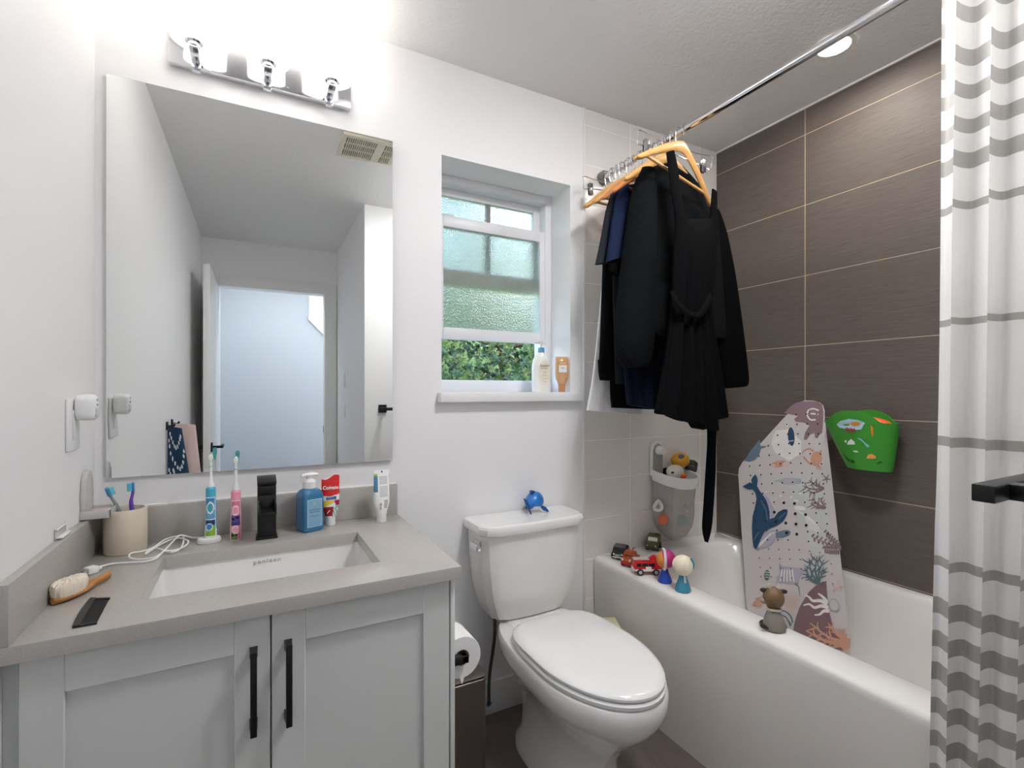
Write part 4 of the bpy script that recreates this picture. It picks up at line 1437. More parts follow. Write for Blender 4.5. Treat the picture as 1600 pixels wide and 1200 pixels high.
def coral(base, tips, w, col, fn=mq, twig=0.35):
    bx, by = base
    for tx, ty in tips:
        mx, my = bx + (tx - bx) * 0.5 + (ty - by) * 0.10, by + (ty - by) * 0.5 - (tx - bx) * 0.10
        stroke([(bx, by), (mx, my), (tx, ty)], w, col, fn)
        L_ = math.hypot(tx - bx, ty - by)
        for sgn, k in ((1, 0.45), (-1, 0.6), (1, 0.75), (-1, 0.85)):
            px_, py_ = bx + (tx - bx) * k + (ty - by) * 0.06, by + (ty - by) * k - (tx - bx) * 0.06
            a = math.atan2(ty - by, tx - bx) + sgn * 0.75
            stroke([(px_, py_), (px_ + math.cos(a) * L_ * twig * 0.5, py_ + math.sin(a) * L_ * twig * 0.5), (px_ + math.cos(a * 0.9 + 0.1) * L_ * twig * 0.9, py_ + math.sin(a) * L_ * twig * 0.95)], w * 0.6, col, fn)


# soft colour patches
pat([(600, 470), (700, 440), (790, 560), (820, 800), (815, 1000), (700, 960), (640, 800), (560, 640), (590, 540)], 'mist')
pat([(470, 180), (560, 170), (640, 250), (640, 330), (560, 380), (470, 330), (440, 260)], 'white')
blob(520, 520, 70, 26, 'mist', 10)
# octopus at the top
pat([(527, 66), (570, 20), (600, 0), (640, -12), (700, -14), (752, -10), (778, 10), (786, 60), (784, 120), (778, 195), (762, 205), (745, 232), (730, 226), (726, 196), (700, 206), (676, 240), (656, 240), (664, 196), (694, 146), (664, 128), (604, 122), (592, 104), (618, 84), (560, 72)], 'mauve')
stroke([(690, 40), (678, 75), (700, 108), (735, 108)], 5, 'white', taper=False)
stroke([(694, 42), (720, 36), (755, 48)], 5, 'white', taper=False)
stroke([(700, 68), (752, 72)], 5, 'white', taper=False)
# navy fish, shell, shrimp, crab, starfish
blob(574, 220, 22, 62, 'navy', -4)
stroke([(556, 250), (590, 246)], 4, 'lav', taper=False)
blob(546, 140, 9, 12, 'white')
pat([(264, 380), (300, 322), (345, 265), (366, 240), (372, 280), (414, 282), (402, 292), (376, 300), (362, 345), (334, 376), (300, 386)], 'slate')
for k in range(4):
    stroke([(285 + 16 * k, 376 - 4 * k), (318 + 14 * k, 322 - 4 * k), (352 + 6 * k, 272)], 3, 'mid')
blob(492, 400, 52, 21, 'coral', -10)
blob(538, 404, 22, 18, 'pink')
blob(452, 410, 22, 10, 'pink', 10)
blob(738, 365, 38, 48, 'coral', 12)
stroke([(722, 318), (690, 300), (652, 320), (650, 334)], 8, 'coral')
stroke([(720, 398), (690, 392), (658, 356), (652, 352)], 8, 'coral')
for k in range(4):
    stroke([(752, 405), (752 + 9 * k - 10, 425), (748 + 10 * k, 442)], 4, 'coral')
    stroke([(750, 330), (768, 322 - 4 * k), (776, 306 + 8 * k)], 3, 'coral')
for k in range(5):
    a = R(72 * k - 60)
    stroke([(806, 497), (806 + 16 * math.cos(a), 497 + 16 * math.sin(a)), (806 + 32 * math.cos(a), 497 + 32 * math.sin(a))], 6, 'mauve')
# jelly lines and corals
for k in range(6):
    stroke([(455 + 10 * k, 515 + 5 * math.sin(k * 2)), (540, 495 + 8 * k), (640, 500 + 5 * k)], 2.2, 'lav', taper=False)
for k in range(7):
    stroke([(600 + 12 * k, 700 + 6 * k), (660 + 14 * k, 740 + 10 * k), (690 + 12 * k, 830 + 4 * k)], 2.5, 'white', taper=False)
blob(630, 690, 38, 14, 'white', 10)
coral((790, 560), [(690, 505), (650, 545), (730, 512), (690, 590)], 8, 'mauve', twig=0.4)
coral((800, 690), [(710, 620), (700, 660), (770, 620), (745, 680)], 8, 'mauve', twig=0.4)
for x0, y0, x1, y1 in ((902, 945, 800, 850), (905, 950, 712, 880), (890, 970, 790, 960)):
    stroke([(x0, y0), ((x0 + x1) / 2, (y0 + y1) / 2 + 6), (x1, y1)], 5, 'mauve')
    for k in range(7):
        q0 = (x0 + (x1 - x0) * (k + 0.5) / 7, y0 + (y1 - y0) * (k + 0.5) / 7)
        for sg in (-1, 1):
            blob(q0[0] - 4 + sg * 5, q0[1] + sg * 15, 7, 14, 'mauve', -25 * sg + 20, n=8)
coral((755, 1190), [(660, 1080), (690, 1020), (745, 1005), (790, 1030), (800, 1100), (670, 1130)], 8, 'teal', twig=0.4)
# whale
pat([(395, 600), (428, 628), (452, 680), (468, 716), (450, 760), (432, 765), (420, 690)], 'lav')
pat([(345, 962), (372, 900), (398, 850), (440, 836), (490, 828), (484, 868), (452, 922), (404, 950)], 'lav')
for k in range(3):
    stroke([(362, 945 - 8 * k), (400 + 14 * k, 905 - 18 * k), (440 + 16 * k, 850)], 2.5, 'white', taper=False)
pat([(470, 852), (520, 836), (552, 834), (571, 846), (562, 868), (520, 884), (474, 886)], 'slate')
pat([(252, 548), (280, 532), (302, 520), (317, 530), (310, 505), (320, 486), (338, 468), (350, 488), (354, 510), (349, 545), (366, 575), (388, 604), (410, 640), (424, 680), (431, 716), (432, 762), (462, 752), (488, 716), (522, 698), (546, 698), (551, 712), (544, 740), (520, 776), (480, 806), (432, 826), (396, 846), (372, 898), (342, 962), (326, 948), (318, 890), (315, 820), (319, 745), (334, 690), (345, 630), (338, 590), (318, 566), (290, 568)], 'navy')
stroke([(375, 640), (405, 700), (418, 770)], 4, 'mid', taper=False)
stroke([(490, 760), (520, 735), (540, 712)], 4, 'mid', taper=False)
stroke([(330, 900), (345, 870), (362, 850)], 4, 'mid', taper=False)
# lower part
pat([(500, 0), (540, 34), (600, 44), (700, 52), (782, 58), (786, 110), (752, 160), (716, 238), (640, 242), (560, 226), (470, 222), (482, 160), (512, 120), (505, 60)], 'lav', mr8)
for k in range(5):
    stroke([(540 + 30 * k, 70), (530 + 34 * k, 140), (520 + 40 * k, 215)], 7, 'white', mr8, False)
stroke([(690, 236), (732, 280), (744, 340), (752, 392)], 9, 'slate', mr8)
blob(362, 140, 34, 62, 'teal', 4, mr8)
for k in range(3):
    stroke([(338, 108 + 30 * k), (362, 104 + 30 * k), (390, 112 + 30 * k)], 5, 'mist', mr8, False)
coral((640, 560), [(570, 400), (620, 350), (690, 360), (730, 420), (590, 480), (720, 500)], 9, 'pink', mr8, 0.45)
pat([(668, 822), (676, 740), (700, 640), (742, 520), (800, 420), (860, 330), (940, 258), (1000, 228), (1056, 205), (1064, 330), (1075, 470), (1100, 600), (1135, 740), (1180, 860), (1240, 930), (1290, 985), (1250, 1022), (1150, 1000), (1000, 968), (850, 905), (740, 860)], 'plum', mr8)
for pts in ([(1066, 470), (1040, 420), (1000, 380), (960, 355)], [(1070, 480), (990, 440), (900, 440), (860, 400), (812, 372)], [(1085, 520), (1000, 500), (920, 520), (860, 480), (790, 494)], [(1095, 560), (1030, 560), (980, 600), (920, 606)]):
    stroke(pts, 24, 'white', mr8)
coral((1335, 930), [(820, 790), (870, 700), (1080, 700), (910, 850), (1000, 900), (1170, 760), (1250, 770), (960, 960)], 20, 'coral', mr8, 0.22)
pat([(1336, 880), (1341, 960), (1320, 1010), (1260, 1020), (1200, 960), (1250, 900)], 'coral', mr8)
for pts in ([(510, 570), (570, 560), (640, 620), (664, 700)], [(520, 600), (590, 640), (640, 740)], [(560, 700), (600, 760), (640, 810)], [(600, 660), (650, 720)]):
    stroke(pts, 8, 'teal', mr8, False)
coral((300, 500), [(190, 470), (240, 400), (280, 400), (220, 440)], 12, 'coral', mr8, 0.3)
blob(1150, 490, 60, 80, 'lav', -20, mr8)
blob(1150, 490, 46, 64, 'grey', -20, mr8)
for k in range(5):
    a = R(72 * k - 80)
    stroke([(1190, 270), (1190 + 40 * math.cos(a), 270 + 40 * math.sin(a)), (1190 + 84 * math.cos(a), 270 + 84 * math.sin(a))], 12, 'pink', mr8)
random.seed(2)
for k in range(16):
    blob(random.uniform(400, 640), random.uniform(240, 320) + 340 * (k % 2), random.uniform(5, 8), random.uniform(5, 8), 'white', n=8)
# holes
big = ((525, 655), (595, 660), (600, 727), (668, 733), (605, 795), (672, 803), (610, 862), (538, 788), (462, 717), (543, 853), (472, 780))
for x, y in big:
    blob(x, y, 10, 10, 'black', n=10)
for r_ in range(-5, 13):
    for c_ in range(0, 9):
        x = 300 + 67.5 * c_ + 6.3 * r_
        y = 415 - 5.5 * min(c_, 4) + 2 * max(c_ - 4, 0) + (62.5 + (2.2 * c_ - 6) * 0.35) * r_
        u, v = 1100 + 0.2375 * x, 630 + 0.2375 * y
        if any(math.hypot(x - a, y - c) < 42 for a, c in big):
            continue
        if v < 636 or u < 1160 + (0 if v > 740 else (740 - v) * 0.83) or u > 1281 + (v - 640) * 0.113:
            continue
        blob(x, y, 5.4, 5.4, 'black' if r_ < 9 else 'mauve', n=8)
mo = b.build('bath_mat', MATM, None, smooth=False)
tag(mo, 'sea-life patterned grey bath mat standing in the tub against the brown tiles', 'bath mat')

# ---- green toy bucket on the tile wall
bk_ = thing('toy_bucket', 'green flexible toy bucket hanging on the brown tiled wall', 'bucket', (2.025, 1.0, 0.94), world=True)
M_green = mat('bucket_green', (60, 146, 48), 0.4)
ycs = at_x(1349, 655, 1.99)
yc_b, yc_t = (1.039 + 0.896) / 2 + 0.0, (1.123 + 0.875) / 2


BXC = 1.994


def bhx(s):
    return 0.044 + 0.024 * s


def brim(a):
    """height of the rim: raised at front and back into two handle flaps, low at the two ends"""
    e = max(0.0, 1 - (abs(math.cos(a)) / 0.74) ** 2.4)
    return 0.042 * e


n = 56
rings = []
for k in range(13):
    s = k / 12
    yc_ = yc_b + (yc_t - yc_b) * s
    hy = 0.072 + (0.124 - 0.072) * s ** 0.9
    hx = bhx(s)
    rings.append([Vector((BXC - hx * math.sin(a), yc_ + hy * math.cos(a), 0.943 + 0.172 * s + brim(a) * s ** 4)) for a in [2 * PI * j / n for j in range(n)]])
inner = [[Vector((BXC + (p.x - BXC) * 0.955, yc_b + (p.y - yc_b) * 0.975, p.z + (0.004 if i == 0 else 0))) for p in rg_] for i, rg_ in enumerate(rings)]
MB().loft(rings + inner[::-1], 0).build('body', M_green, bk_)
random.seed(8)


STK = [mat('sticker_sky', (176, 206, 222), 0.4), mat('sticker_orange', (214, 140, 42), 0.4), mat('sticker_white', (226, 230, 226), 0.4), mat('sticker_aqua', (122, 206, 210), 0.4), mat('sticker_peach', (240, 160, 92), 0.4), mat('sticker_dark', (24, 66, 24), 0.5)]


def bpt(u, v):
    """point on the front wall of the bucket behind photo pixel (u, v), lifted by a hair"""
    p = at_x(u, v, BXC - 0.05)
    for _ in range(6):
        s = max(0.0, min(1.0, (p.z - 0.945) / 0.19))
        yc_ = yc_b + (yc_t - yc_b) * s
        hy = 0.072 + (0.124 - 0.072) * s ** 0.9
        hx = bhx(s)
        e = max(0.0, 1 - ((p.y - yc_) / hy) ** 2)
        p = at_x(u, v, BXC - hx * math.sqrt(e) - 0.0030)
    return p


def bq(pts, m_i):
    b = MB()
    P = [bpt(1280 + x * 0.1083, 620 + y * 0.1083) for x, y in pts]
    c = sum(P, Vector()) / len(P)
    for i in range(len(P)):
        b.poly([c, P[i], P[(i + 1) % len(P)]], 0)
    b.build('print', STK[m_i], bk_, smooth=False)


el = lambda cx_, cy_, rx, ry, n_=14: [(cx_ + rx * math.cos(2 * PI * k / n_), cy_ + ry * math.sin(2 * PI * k / n_)) for k in range(n_)]
bq([(250, 400), (300, 350), (430, 318), (560, 335), (665, 375), (640, 410), (610, 470), (540, 478), (400, 465), (290, 445)], 0)
bq(el(520, 390, 70, 28), 1)
bq([(440, 395), (410, 375), (420, 420)], 1)
bq([(400, 690), (420, 640), (460, 610), (510, 650), (515, 690)], 2)
bq([(358, 640), (395, 620), (390, 670)], 2)
bq([(540, 592), (600, 600), (660, 660), (720, 700), (715, 730), (680, 720), (640, 665), (590, 620)], 3)
bq([(740, 410), (775, 440), (780, 540), (765, 580), (745, 500)], 1)
bq([(680, 890), (700, 840), (760, 822), (820, 860), (810, 892)], 4)
bq([(480, 780), (540, 775), (570, 800), (520, 805)], 2)
bq([(820, 965), (880, 930), (920, 945), (860, 965)], 5)
bq([(340, 820), (360, 830), (450, 930), (430, 940)], 5)
bq([(440, 905), (500, 920), (520, 945), (470, 955)], 5)
pl, pr_ = bpt(1322, 672), bpt(1336, 672)
ang = math.atan2(pr_.y - pl.y, pr_.x - pl.x)
pc_ = (pl + pr_) / 2 + Vector((-0.002, 0, 0))
lettering('DIM', 0.019, pc_, (R(90), 0, ang), mat('sticker_red', (176, 44, 48), 0.4), bk_, bold=0.0006)
bt = thing('bath_toy', 'orange and yellow bath toy peeking out of the green bucket', 'toy', (2.005, 0.955, 1.080), R(-78))
MB().ball((0, 0, 0.030), (0.052, 0.020, 0.022), 0, 20, M=Matrix.Rotation(R(12), 4, 'Y')).build('body', mat('toy_orange', (236, 98, 40), 0.35), bt)
MB().ball((-0.030, 0.0, 0.042), (0.034, 0.016, 0.014), 0, 16).build('back', mat('toy_yellow', (246, 196, 40), 0.35), bt)

# ---- corner toy basket with mesh bag
kx, ky = 1.715, YB - 0.0045
kb = thing('toy_basket', 'white suction basket with grey mesh bag on the tiled end wall', 'basket', (kx, ky, 0.70), world=True)
b = MB()
M_ = Matrix(((1, 0, 0, kx - 0.052), (0, 0, -1, ky - 0.0005), (0, 1, 0, 0.87), (0, 0, 0, 1)))
b.prism([(-0.040, -0.03), (-0.040, 0.085), (-0.036, 0.105), (-0.024, 0.121), (-0.008, 0.128), (0.008, 0.128), (0.024, 0.121), (0.036, 0.105), (0.040, 0.085), (0.040, -0.03)], 0.010, 0, M=M_, bev=0.003)
bp_ = b.build('back_plate', M_wplastic, kb)
M_kg = mat('basket_grey', (168, 166, 164), 0.4)
b = MB()
M2 = Matrix(((1, 0, 0, kx - 0.052), (0, 0, -1, ky - 0.0105), (0, 1, 0, 0.87), (0, 0, 0, 1)))
b.prism([(-0.030, -0.03), (-0.030, 0.084), (-0.020, 0.108), (0.0, 0.117), (0.020, 0.108), (0.030, 0.084), (0.030, -0.03)], 0.002, 0, M=M2)
b.build('recess', M_kg, bp_)
MB().lathe([(0.0, 0.0), (0.020, 0.0), (0.022, 0.004), (0.017, 0.012), (0.017, 0.030), (0.015, 0.033), (0.0, 0.033)], (0, 0, 0), 28, M=Matrix.Translation((kx - 0.048, ky - 0.012, 0.955)) @ Matrix.Rotation(R(90), 4, 'X')).build('suction_knob', M_wplastic, bp_)


def dring(hw, d, z, n_=40, yb=None, tilt=0.026):
    """D-shaped ring: straight at the wall, rounded in front"""
    yb = ky - 0.012 if yb is None else yb
    pts = []
    for k in range(n_ + 1):
        a = PI * k / n_
        pts.append(Vector((kx + hw * math.copysign(abs(math.cos(a)) ** 0.75, math.cos(a)), yb - d * math.sin(a) ** 0.75, z - tilt * math.sin(a) ** 0.75)))
    return pts


rz0, rz1 = 0.822, 0.868
MB().loft([dring(0.088, 0.148, rz0), dring(0.096, 0.158, rz1), dring(0.0955, 0.157, rz1 + 0.003), dring(0.0915, 0.152, rz1 + 0.003), dring(0.084, 0.143, rz0), dring(0.088, 0.148, rz0)], 0, False, False).build('rim', M_wplastic, kb)


def mesh_mat():
    m = bpy.data.materials.new('grey_net')
    m.use_nodes = True
    nt = m.node_tree
    p = nt.nodes['Principled BSDF']
    p.inputs['Base Color'].default_value = lin((186, 182, 180))
    p.inputs['Roughness'].default_value = 0.8
    tc = nt.nodes.new('ShaderNodeTexCoord')
    mp_ = nt.nodes.new('ShaderNodeMapping')
    mp_.inputs['Scale'].default_value = (330, 330, 330)
    ck = nt.nodes.new('ShaderNodeTexVoronoi')
    ck.inputs['Scale'].default_value = 1.0
    ck.feature = 'DISTANCE_TO_EDGE'
    lt = nt.nodes.new('ShaderNodeMath')
    lt.operation = 'LESS_THAN'
    lt.inputs[1].default_value = 0.15
    nt.links.new(tc.outputs['Object'], mp_.inputs['Vector'])
    nt.links.new(mp_.outputs['Vector'], ck.inputs['Vector'])
    nt.links.new(ck.outputs['Distance'], lt.inputs[0])
    nt.links.new(lt.outputs[0], p.inputs['Alpha'])
    return m


M_net = mesh_mat()
bag = [dring(0.083, 0.141, 0.823), dring(0.081, 0.134, 0.77), dring(0.082, 0.132, 0.70), dring(0.076, 0.122, 0.64), dring(0.060, 0.100, 0.60), dring(0.036, 0.066, 0.575), dring(0.006, 0.014, 0.568)]
MB().loft(bag, 0, False, False).build('mesh_bag', M_net, kb)
M_strap = mat('grey_strap', (178, 174, 171), 0.85)
for a, w in ((PI * 0.72, 0.17), (PI * 0.30, 0.13)):
    rg = []
    for i in range(len(bag)):
        rr = []
        for k in range(5):
            aa = a + w * (k / 4 - 0.5)
            fi = aa / PI * 40
            lo2 = bag[i][int(fi)].lerp(bag[i][min(int(fi) + 1, 40)], fi - int(fi))
            c_ = Vector((kx, ky - 0.04, lo2.z))
            rr.append(lo2 + (lo2 - c_).normalized() * 0.002)
        rg.append(rr)
    rg = smooth_rg = rg if a > 1.5 else rg[:4]
    MB().loft(rg, 0, False, False, closed=False).build('strap', M_strap, kb)
MB().tube(smoothpath([(kx + 0.092, ky - 0.04, 0.842), (kx + 0.100, ky - 0.05, 0.838), (kx + 0.106, ky - 0.055, 0.826), (kx + 0.098, ky - 0.056, 0.820), (kx + 0.094, ky - 0.055, 0.828)], 4), 0.0026, 8).build('hook', M_wplastic, kb)

kg = 'bath toys in the mesh basket'
tb1 = thing('toy_ball', 'mustard yellow toy ball on top of the mesh basket', 'toy', at_y(1063, 732, 1.630), group=kg)
MB().ball((0, 0, 0.038), (0.043, 0.040, 0.036), 0, 24).build('ball', mat('toy_mustard', (206, 148, 48), 0.5), tb1)
MB().ball((-0.018, -0.022, 0.058), (0.016, 0.013, 0.012), 0, 14).build('patch', mat('toy_slate', (96, 112, 124), 0.5), tb1)
tb2 = thing('bath_toy', 'white rounded toy with an orange tip in the mesh basket', 'toy', at_y(1055, 749, 1.605), group=kg)
MB().ball((0, 0, 0.034), (0.042, 0.036, 0.032), 0, 24).build('body', mat('toy_white', (236, 230, 220), 0.4), tb2)
MB().ball((0.012, -0.036, 0.020), (0.013, 0.016, 0.011), 0, 14).build('tip', mat('toy_carrot', (232, 106, 48), 0.4), tb2)
MB().ball((-0.034, -0.018, 0.036), (0.010, 0.006, 0.005), 0, 10).build('spot', M_black, tb2)
tb3 = thing('toy_block', 'black toy block with pale stripe at the back of the mesh basket', 'toy', at_y(1078, 740, 1.632), R(20), group=kg)
MB().box(-0.025, 0.025, -0.022, 0.022, 0.014, 0.062, 0, bev=0.006, M=Matrix.Rotation(R(24), 4, 'Y')).build('block', mat('toy_black', (44, 44, 44), 0.5), tb3)
MB().box(-0.0256, 0.0256, -0.0226, 0.0226, 0.030, 0.033, 0, M=Matrix.Rotation(R(24), 4, 'Y')).build('stripe', mat('toy_slate', (96, 112, 124), 0.5), tb3)
for u, v, lb, col, sz, ring in ((1028, 790, 'white toy ring low in the mesh bag at its left', (232, 232, 228), 0.026, True), (1075, 792, 'white toy ring in the mesh bag at its right', (232, 230, 226), 0.026, True), (1036, 812, 'orange red toy in the mesh bag near its bottom', (216, 120, 84), 0.024, False), (1066, 814, 'light blue toy ball in the mesh bag near its bottom', (136, 190, 206), 0.028, False), (1058, 776, 'yellow toy in the mesh bag under the rim', (206, 186, 96), 0.026, False)):
    p = at_y(u, v, 1.622)
    tt = thing('toy_ring' if ring else 'toy_ball', lb, 'toy', p, group=kg)
    if ring:
        MB().tube([(sz * 0.8 * math.cos(a), 0.006 * math.sin(a * 2), sz * 0.8 * math.sin(a)) for a in [2 * PI * k / 24 for k in range(24)]], 0.0075, 10, closed=True).build('ring', mat(lb[:14], col, 0.4), tt)
    else:
        MB().ball((0, 0, 0), sz, 0, 18).build('ball', mat(lb[:14], col, 0.4), tt)

# ================================================================== TOYS ON THE TUB RIM
tg = 'toys along the bathtub rim'
M_tyre = mat('tyre_black', (28, 28, 28), 0.6)
M_hub = mat('hub_grey', (190, 190, 190), 0.35)
M_glass_d = mat('toy_window', (36, 38, 44), 0.15)


def toy_vehicle(label, loc, rz, L, W, side, m_body, extras, wr=0.011, wheels=((-0.3, 0), (0.3, 0)), hub=M_hub, cat='toy car'):
    """side: profile polygon in (x, z) as fractions of L; extras: list of (name, material, builder)"""
    t = thing('toy_car', label, cat, loc, rz, group=tg)
    b = MB()
    M = Matrix(((1, 0, 0, 0), (0, 0, -1, W / 2), (0, 1, 0, 0), (0, 0, 0, 1)))
    b.prism([(x * L, z * L + wr * 0.6) for x, z in side], W, 0, M=M, bev=0.004)
    b.build('body', m_body, t)
    for wx, _ in wheels:
        for s in (-1, 1):
            Mw = Matrix.Translation((wx * L, s * (W / 2 - 0.002), wr)) @ Matrix.Rotation(R(90), 4, 'X')
            w = MB().lathe([(0.0, -0.005), (wr * 0.85, -0.005), (wr, -0.003), (wr, 0.003), (wr * 0.85, 0.005), (0.0, 0.005)], (0, 0, 0), 20, M=Mw).build('wheel', M_tyre, t)
            MB().lathe([(0.0, -0.0058), (wr * 0.55, -0.0058), (wr * 0.6, 0.0058), (0.0, 0.0058)], (0, 0, 0), 16, M=Mw).build('hub', hub, w)
    for name, m, fn in extras:
        b = MB()
        fn(b)
        b.build(name, m, t)
    return t


RZ = TZ + 0.0005
M_tred = mat('toy_red', (206, 34, 40), 0.3)
M_twhite = mat('toy_offwhite', (232, 228, 224), 0.35)
# rounded black toy car
sed = [(-0.5, 0.02), (0.5, 0.02), (0.52, 0.14), (0.46, 0.24), (0.24, 0.30), (0.12, 0.46), (-0.10, 0.50), (-0.30, 0.42), (-0.44, 0.26), (-0.52, 0.20)]
L, W = 0.094, 0.054
toy_vehicle('rounded glossy black toy car at the back corner of the tub rim', at_z(970, 870, RZ) + Vector((0.0, 0, 0)), R(214), L, W, sed, mat('toy_car_black', (26, 26, 28), 0.15, coat=0.6), [
    ('windscreen', M_glass_d, lambda b: b.hexa([(0.11 * L, -0.019, 0.032), (0.245 * L, -0.021, 0.0315), (0.245 * L, 0.021, 0.0315), (0.11 * L, 0.019, 0.032), (0.10 * L, -0.017, 0.0435), (0.13 * L, -0.017, 0.0445), (0.13 * L, 0.017, 0.0445), (0.10 * L, 0.017, 0.0435)])),
    ('bumper', M_hub, lambda b: b.box(0.49 * L, 0.55 * L, -0.022, 0.022, 0.009, 0.015, 0, bev=0.002)),
    ('grille', M_hub, lambda b: [b.box(0.505 * L, 0.53 * L, y - 0.002, y + 0.002, 0.017, 0.024) for y in (-0.009, -0.003, 0.003, 0.009)]),
    ('headlight', M_twhite, lambda b: b.ball((0.49 * L, 0.017, 0.023), 0.004)),
    ('headlight', M_twhite, lambda b: b.ball((0.49 * L, -0.017, 0.023), 0.004)),
    ('fender', mat('toy_car_black', (26, 26, 28), 0.15, coat=0.6), lambda b: [b.ball((x * L, s * W * 0.5, 0.014), (0.017, 0.006, 0.012)) for x in (-0.3, 0.3) for s in (-1, 1)]),
    ('door_panel', M_twhite, lambda b: b.box(-0.14 * L, 0.08 * L, 0.0265, 0.0275, 0.014, 0.026, 0, bev=0.0004)),
], wr=0.011)
# green toy jeep
jp = [(-0.5, 0.02), (0.5, 0.02), (0.52, 0.26), (0.40, 0.34), (0.18, 0.36), (0.10, 0.62), (-0.34, 0.66), (-0.48, 0.56), (-0.52, 0.16)]
L2 = 0.084
toy_vehicle('boxy olive green toy jeep on the back ledge under the mesh basket', at_z(1021, 857, RZ), R(214), L2, 0.050, jp, mat('toy_olive', (84, 92, 52), 0.4), [
    ('windscreen', M_twhite, lambda b: b.hexa([(0.105 * L2, -0.021, 0.037), (0.19 * L2, -0.021, 0.037), (0.19 * L2, 0.021, 0.037), (0.105 * L2, 0.021, 0.037), (0.07 * L2, -0.020, 0.053), (0.125 * L2, -0.020, 0.053), (0.125 * L2, 0.020, 0.053), (0.07 * L2, 0.020, 0.053)])),
    ('grille', mat('toy_olive_dark', (56, 62, 36), 0.5), lambda b: [b.box(0.51 * L2, 0.535 * L2, y - 0.0016, y + 0.0016, 0.012, 0.024) for y in (-0.012, -0.006, 0.0, 0.006, 0.012)]),
    ('headlight', M_twhite, lambda b: b.ball((0.50 * L2, 0.018, 0.024), 0.0035)),
    ('headlight', M_twhite, lambda b: b.ball((0.50 * L2, -0.018, 0.024), 0.0035)),
    ('badge', M_twhite, lambda b: b.lathe([(0, 0), (0.004, 0), (0.004, 0.001), (0, 0.001)], (0, 0, 0), 10, M=Matrix.Translation((-0.16 * L2, 0.0245, 0.040)) @ Matrix.Rotation(R(-90), 4, 'X'))),
], wr=0.012, hub=M_tyre)
# rust-brown tow truck
tw = [(-0.5, 0.04), (0.5, 0.04), (0.53, 0.18), (0.46, 0.30), (0.20, 0.32), (0.12, 0.52), (-0.10, 0.53), (-0.14, 0.28), (-0.5, 0.26)]
M_rust = mat('toy_rust', (176, 92, 44), 0.4, spots=(60, (150, 60, 36), 0.2, (1, 1, 1)))
L3 = 0.088
toy_vehicle('rusty orange-brown toy truck between the black car and fire engine', at_z(988, 886, RZ) + Vector((0.018, 0.03, 0)), R(205), L3, 0.046, tw, M_rust, [
    ('windscreen', M_glass_d, lambda b: b.hexa([(0.12 * L3, -0.018, 0.036), (0.205 * L3, -0.019, 0.036), (0.205 * L3, 0.019, 0.036), (0.12 * L3, 0.018, 0.036), (0.09 * L3, -0.016, 0.048), (0.13 * L3, -0.016, 0.048), (0.13 * L3, 0.016, 0.048), (0.09 * L3, 0.016, 0.048)])),
    ('crane', M_rust, lambda b: b.tube([(-0.20 * L3, 0, 0.032), (-0.28 * L3, 0, 0.058), (-0.46 * L3, 0, 0.056)], 0.0028, 8)),
    ('roof_lamp', mat('toy_orange', (236, 98, 40), 0.35), lambda b: b.ball((0.02 * L3, 0, 0.056), 0.005)),
    ('headlight', M_twhite, lambda b: b.ball((0.50 * L3, 0.016, 0.028), 0.005)),
    ('headlight', M_twhite, lambda b: b.ball((0.50 * L3, -0.016, 0.028), 0.005)),
    ('bumper', mat('toy_red', (206, 34, 40), 0.3), lambda b: b.box(0.50 * L3, 0.55 * L3, -0.021, 0.021, 0.010, 0.017, 0, bev=0.002)),
], wr=0.013, wheels=((-0.3, 0), (0.32, 0)))
# red fire engine
fe = [(-0.5, 0.06), (0.5, 0.06), (0.52, 0.24), (0.47, 0.44), (0.20, 0.46), (0.18, 0.40), (-0.46, 0.42), (-0.5, 0.40)]
L4 = 0.106
pf = at_z(1011, 896, RZ)
toy_vehicle('red toy fire engine with white ladder standing across the tub rim', pf, R(152), L4, 0.044, fe, M_tred, [
    ('window', M_glass_d, lambda b: [b.box(x0 * L4, x1 * L4, s * 0.0215, s * 0.0228, 0.034, 0.046) for x0, x1 in ((0.27, 0.42), (0.02, 0.24), (-0.22, 0.0)) for s in ((1,))] + [b.hexa([(0.485 * L4, -0.018, 0.034), (0.505 * L4, -0.018, 0.034), (0.505 * L4, 0.018, 0.034), (0.485 * L4, 0.018, 0.034), (0.46 * L4, -0.017, 0.048), (0.482 * L4, -0.017, 0.048), (0.482 * L4, 0.017, 0.048), (0.46 * L4, 0.017, 0.048)])]),
    ('side_panel', M_twhite, lambda b: b.box(-0.10 * L4, 0.10 * L4, 0.0222, 0.0236, 0.016, 0.034)),
    ('stripe', M_twhite, lambda b: b.box(-0.49 * L4, 0.49 * L4, 0.0218, 0.0226, 0.017, 0.024)),
    ('bumper', M_twhite, lambda b: b.box(0.50 * L4, 0.535 * L4, -0.021, 0.021, 0.012, 0.026, 0, bev=0.002)),
    ('ladder', M_twhite, lambda b: [b.box(-0.05 * L4, 0.52 * L4, y - 0.0014, y + 0.0014, 0.056, 0.060) for y in (-0.010, 0.010)] + [b.box(x * L4 - 0.0012, x * L4 + 0.0012, -0.010, 0.010, 0.057, 0.059) for x in [-0.02 + 0.055 * k for k in range(10)]]),
    ('roof_equipment', M_tred, lambda b: [b.box(-0.44 * L4, -0.06 * L4, -0.018, 0.018, 0.048, 0.058, 0, bev=0.003), b.box(-0.36 * L4, -0.12 * L4, -0.012, 0.012, 0.057, 0.066, 0, bev=0.003), b.ball((-0.24 * L4, 0.0, 0.068), 0.006)]),
], wr=0.0125, wheels=((-0.27, 0), (0.30, 0)), cat='toy fire truck')
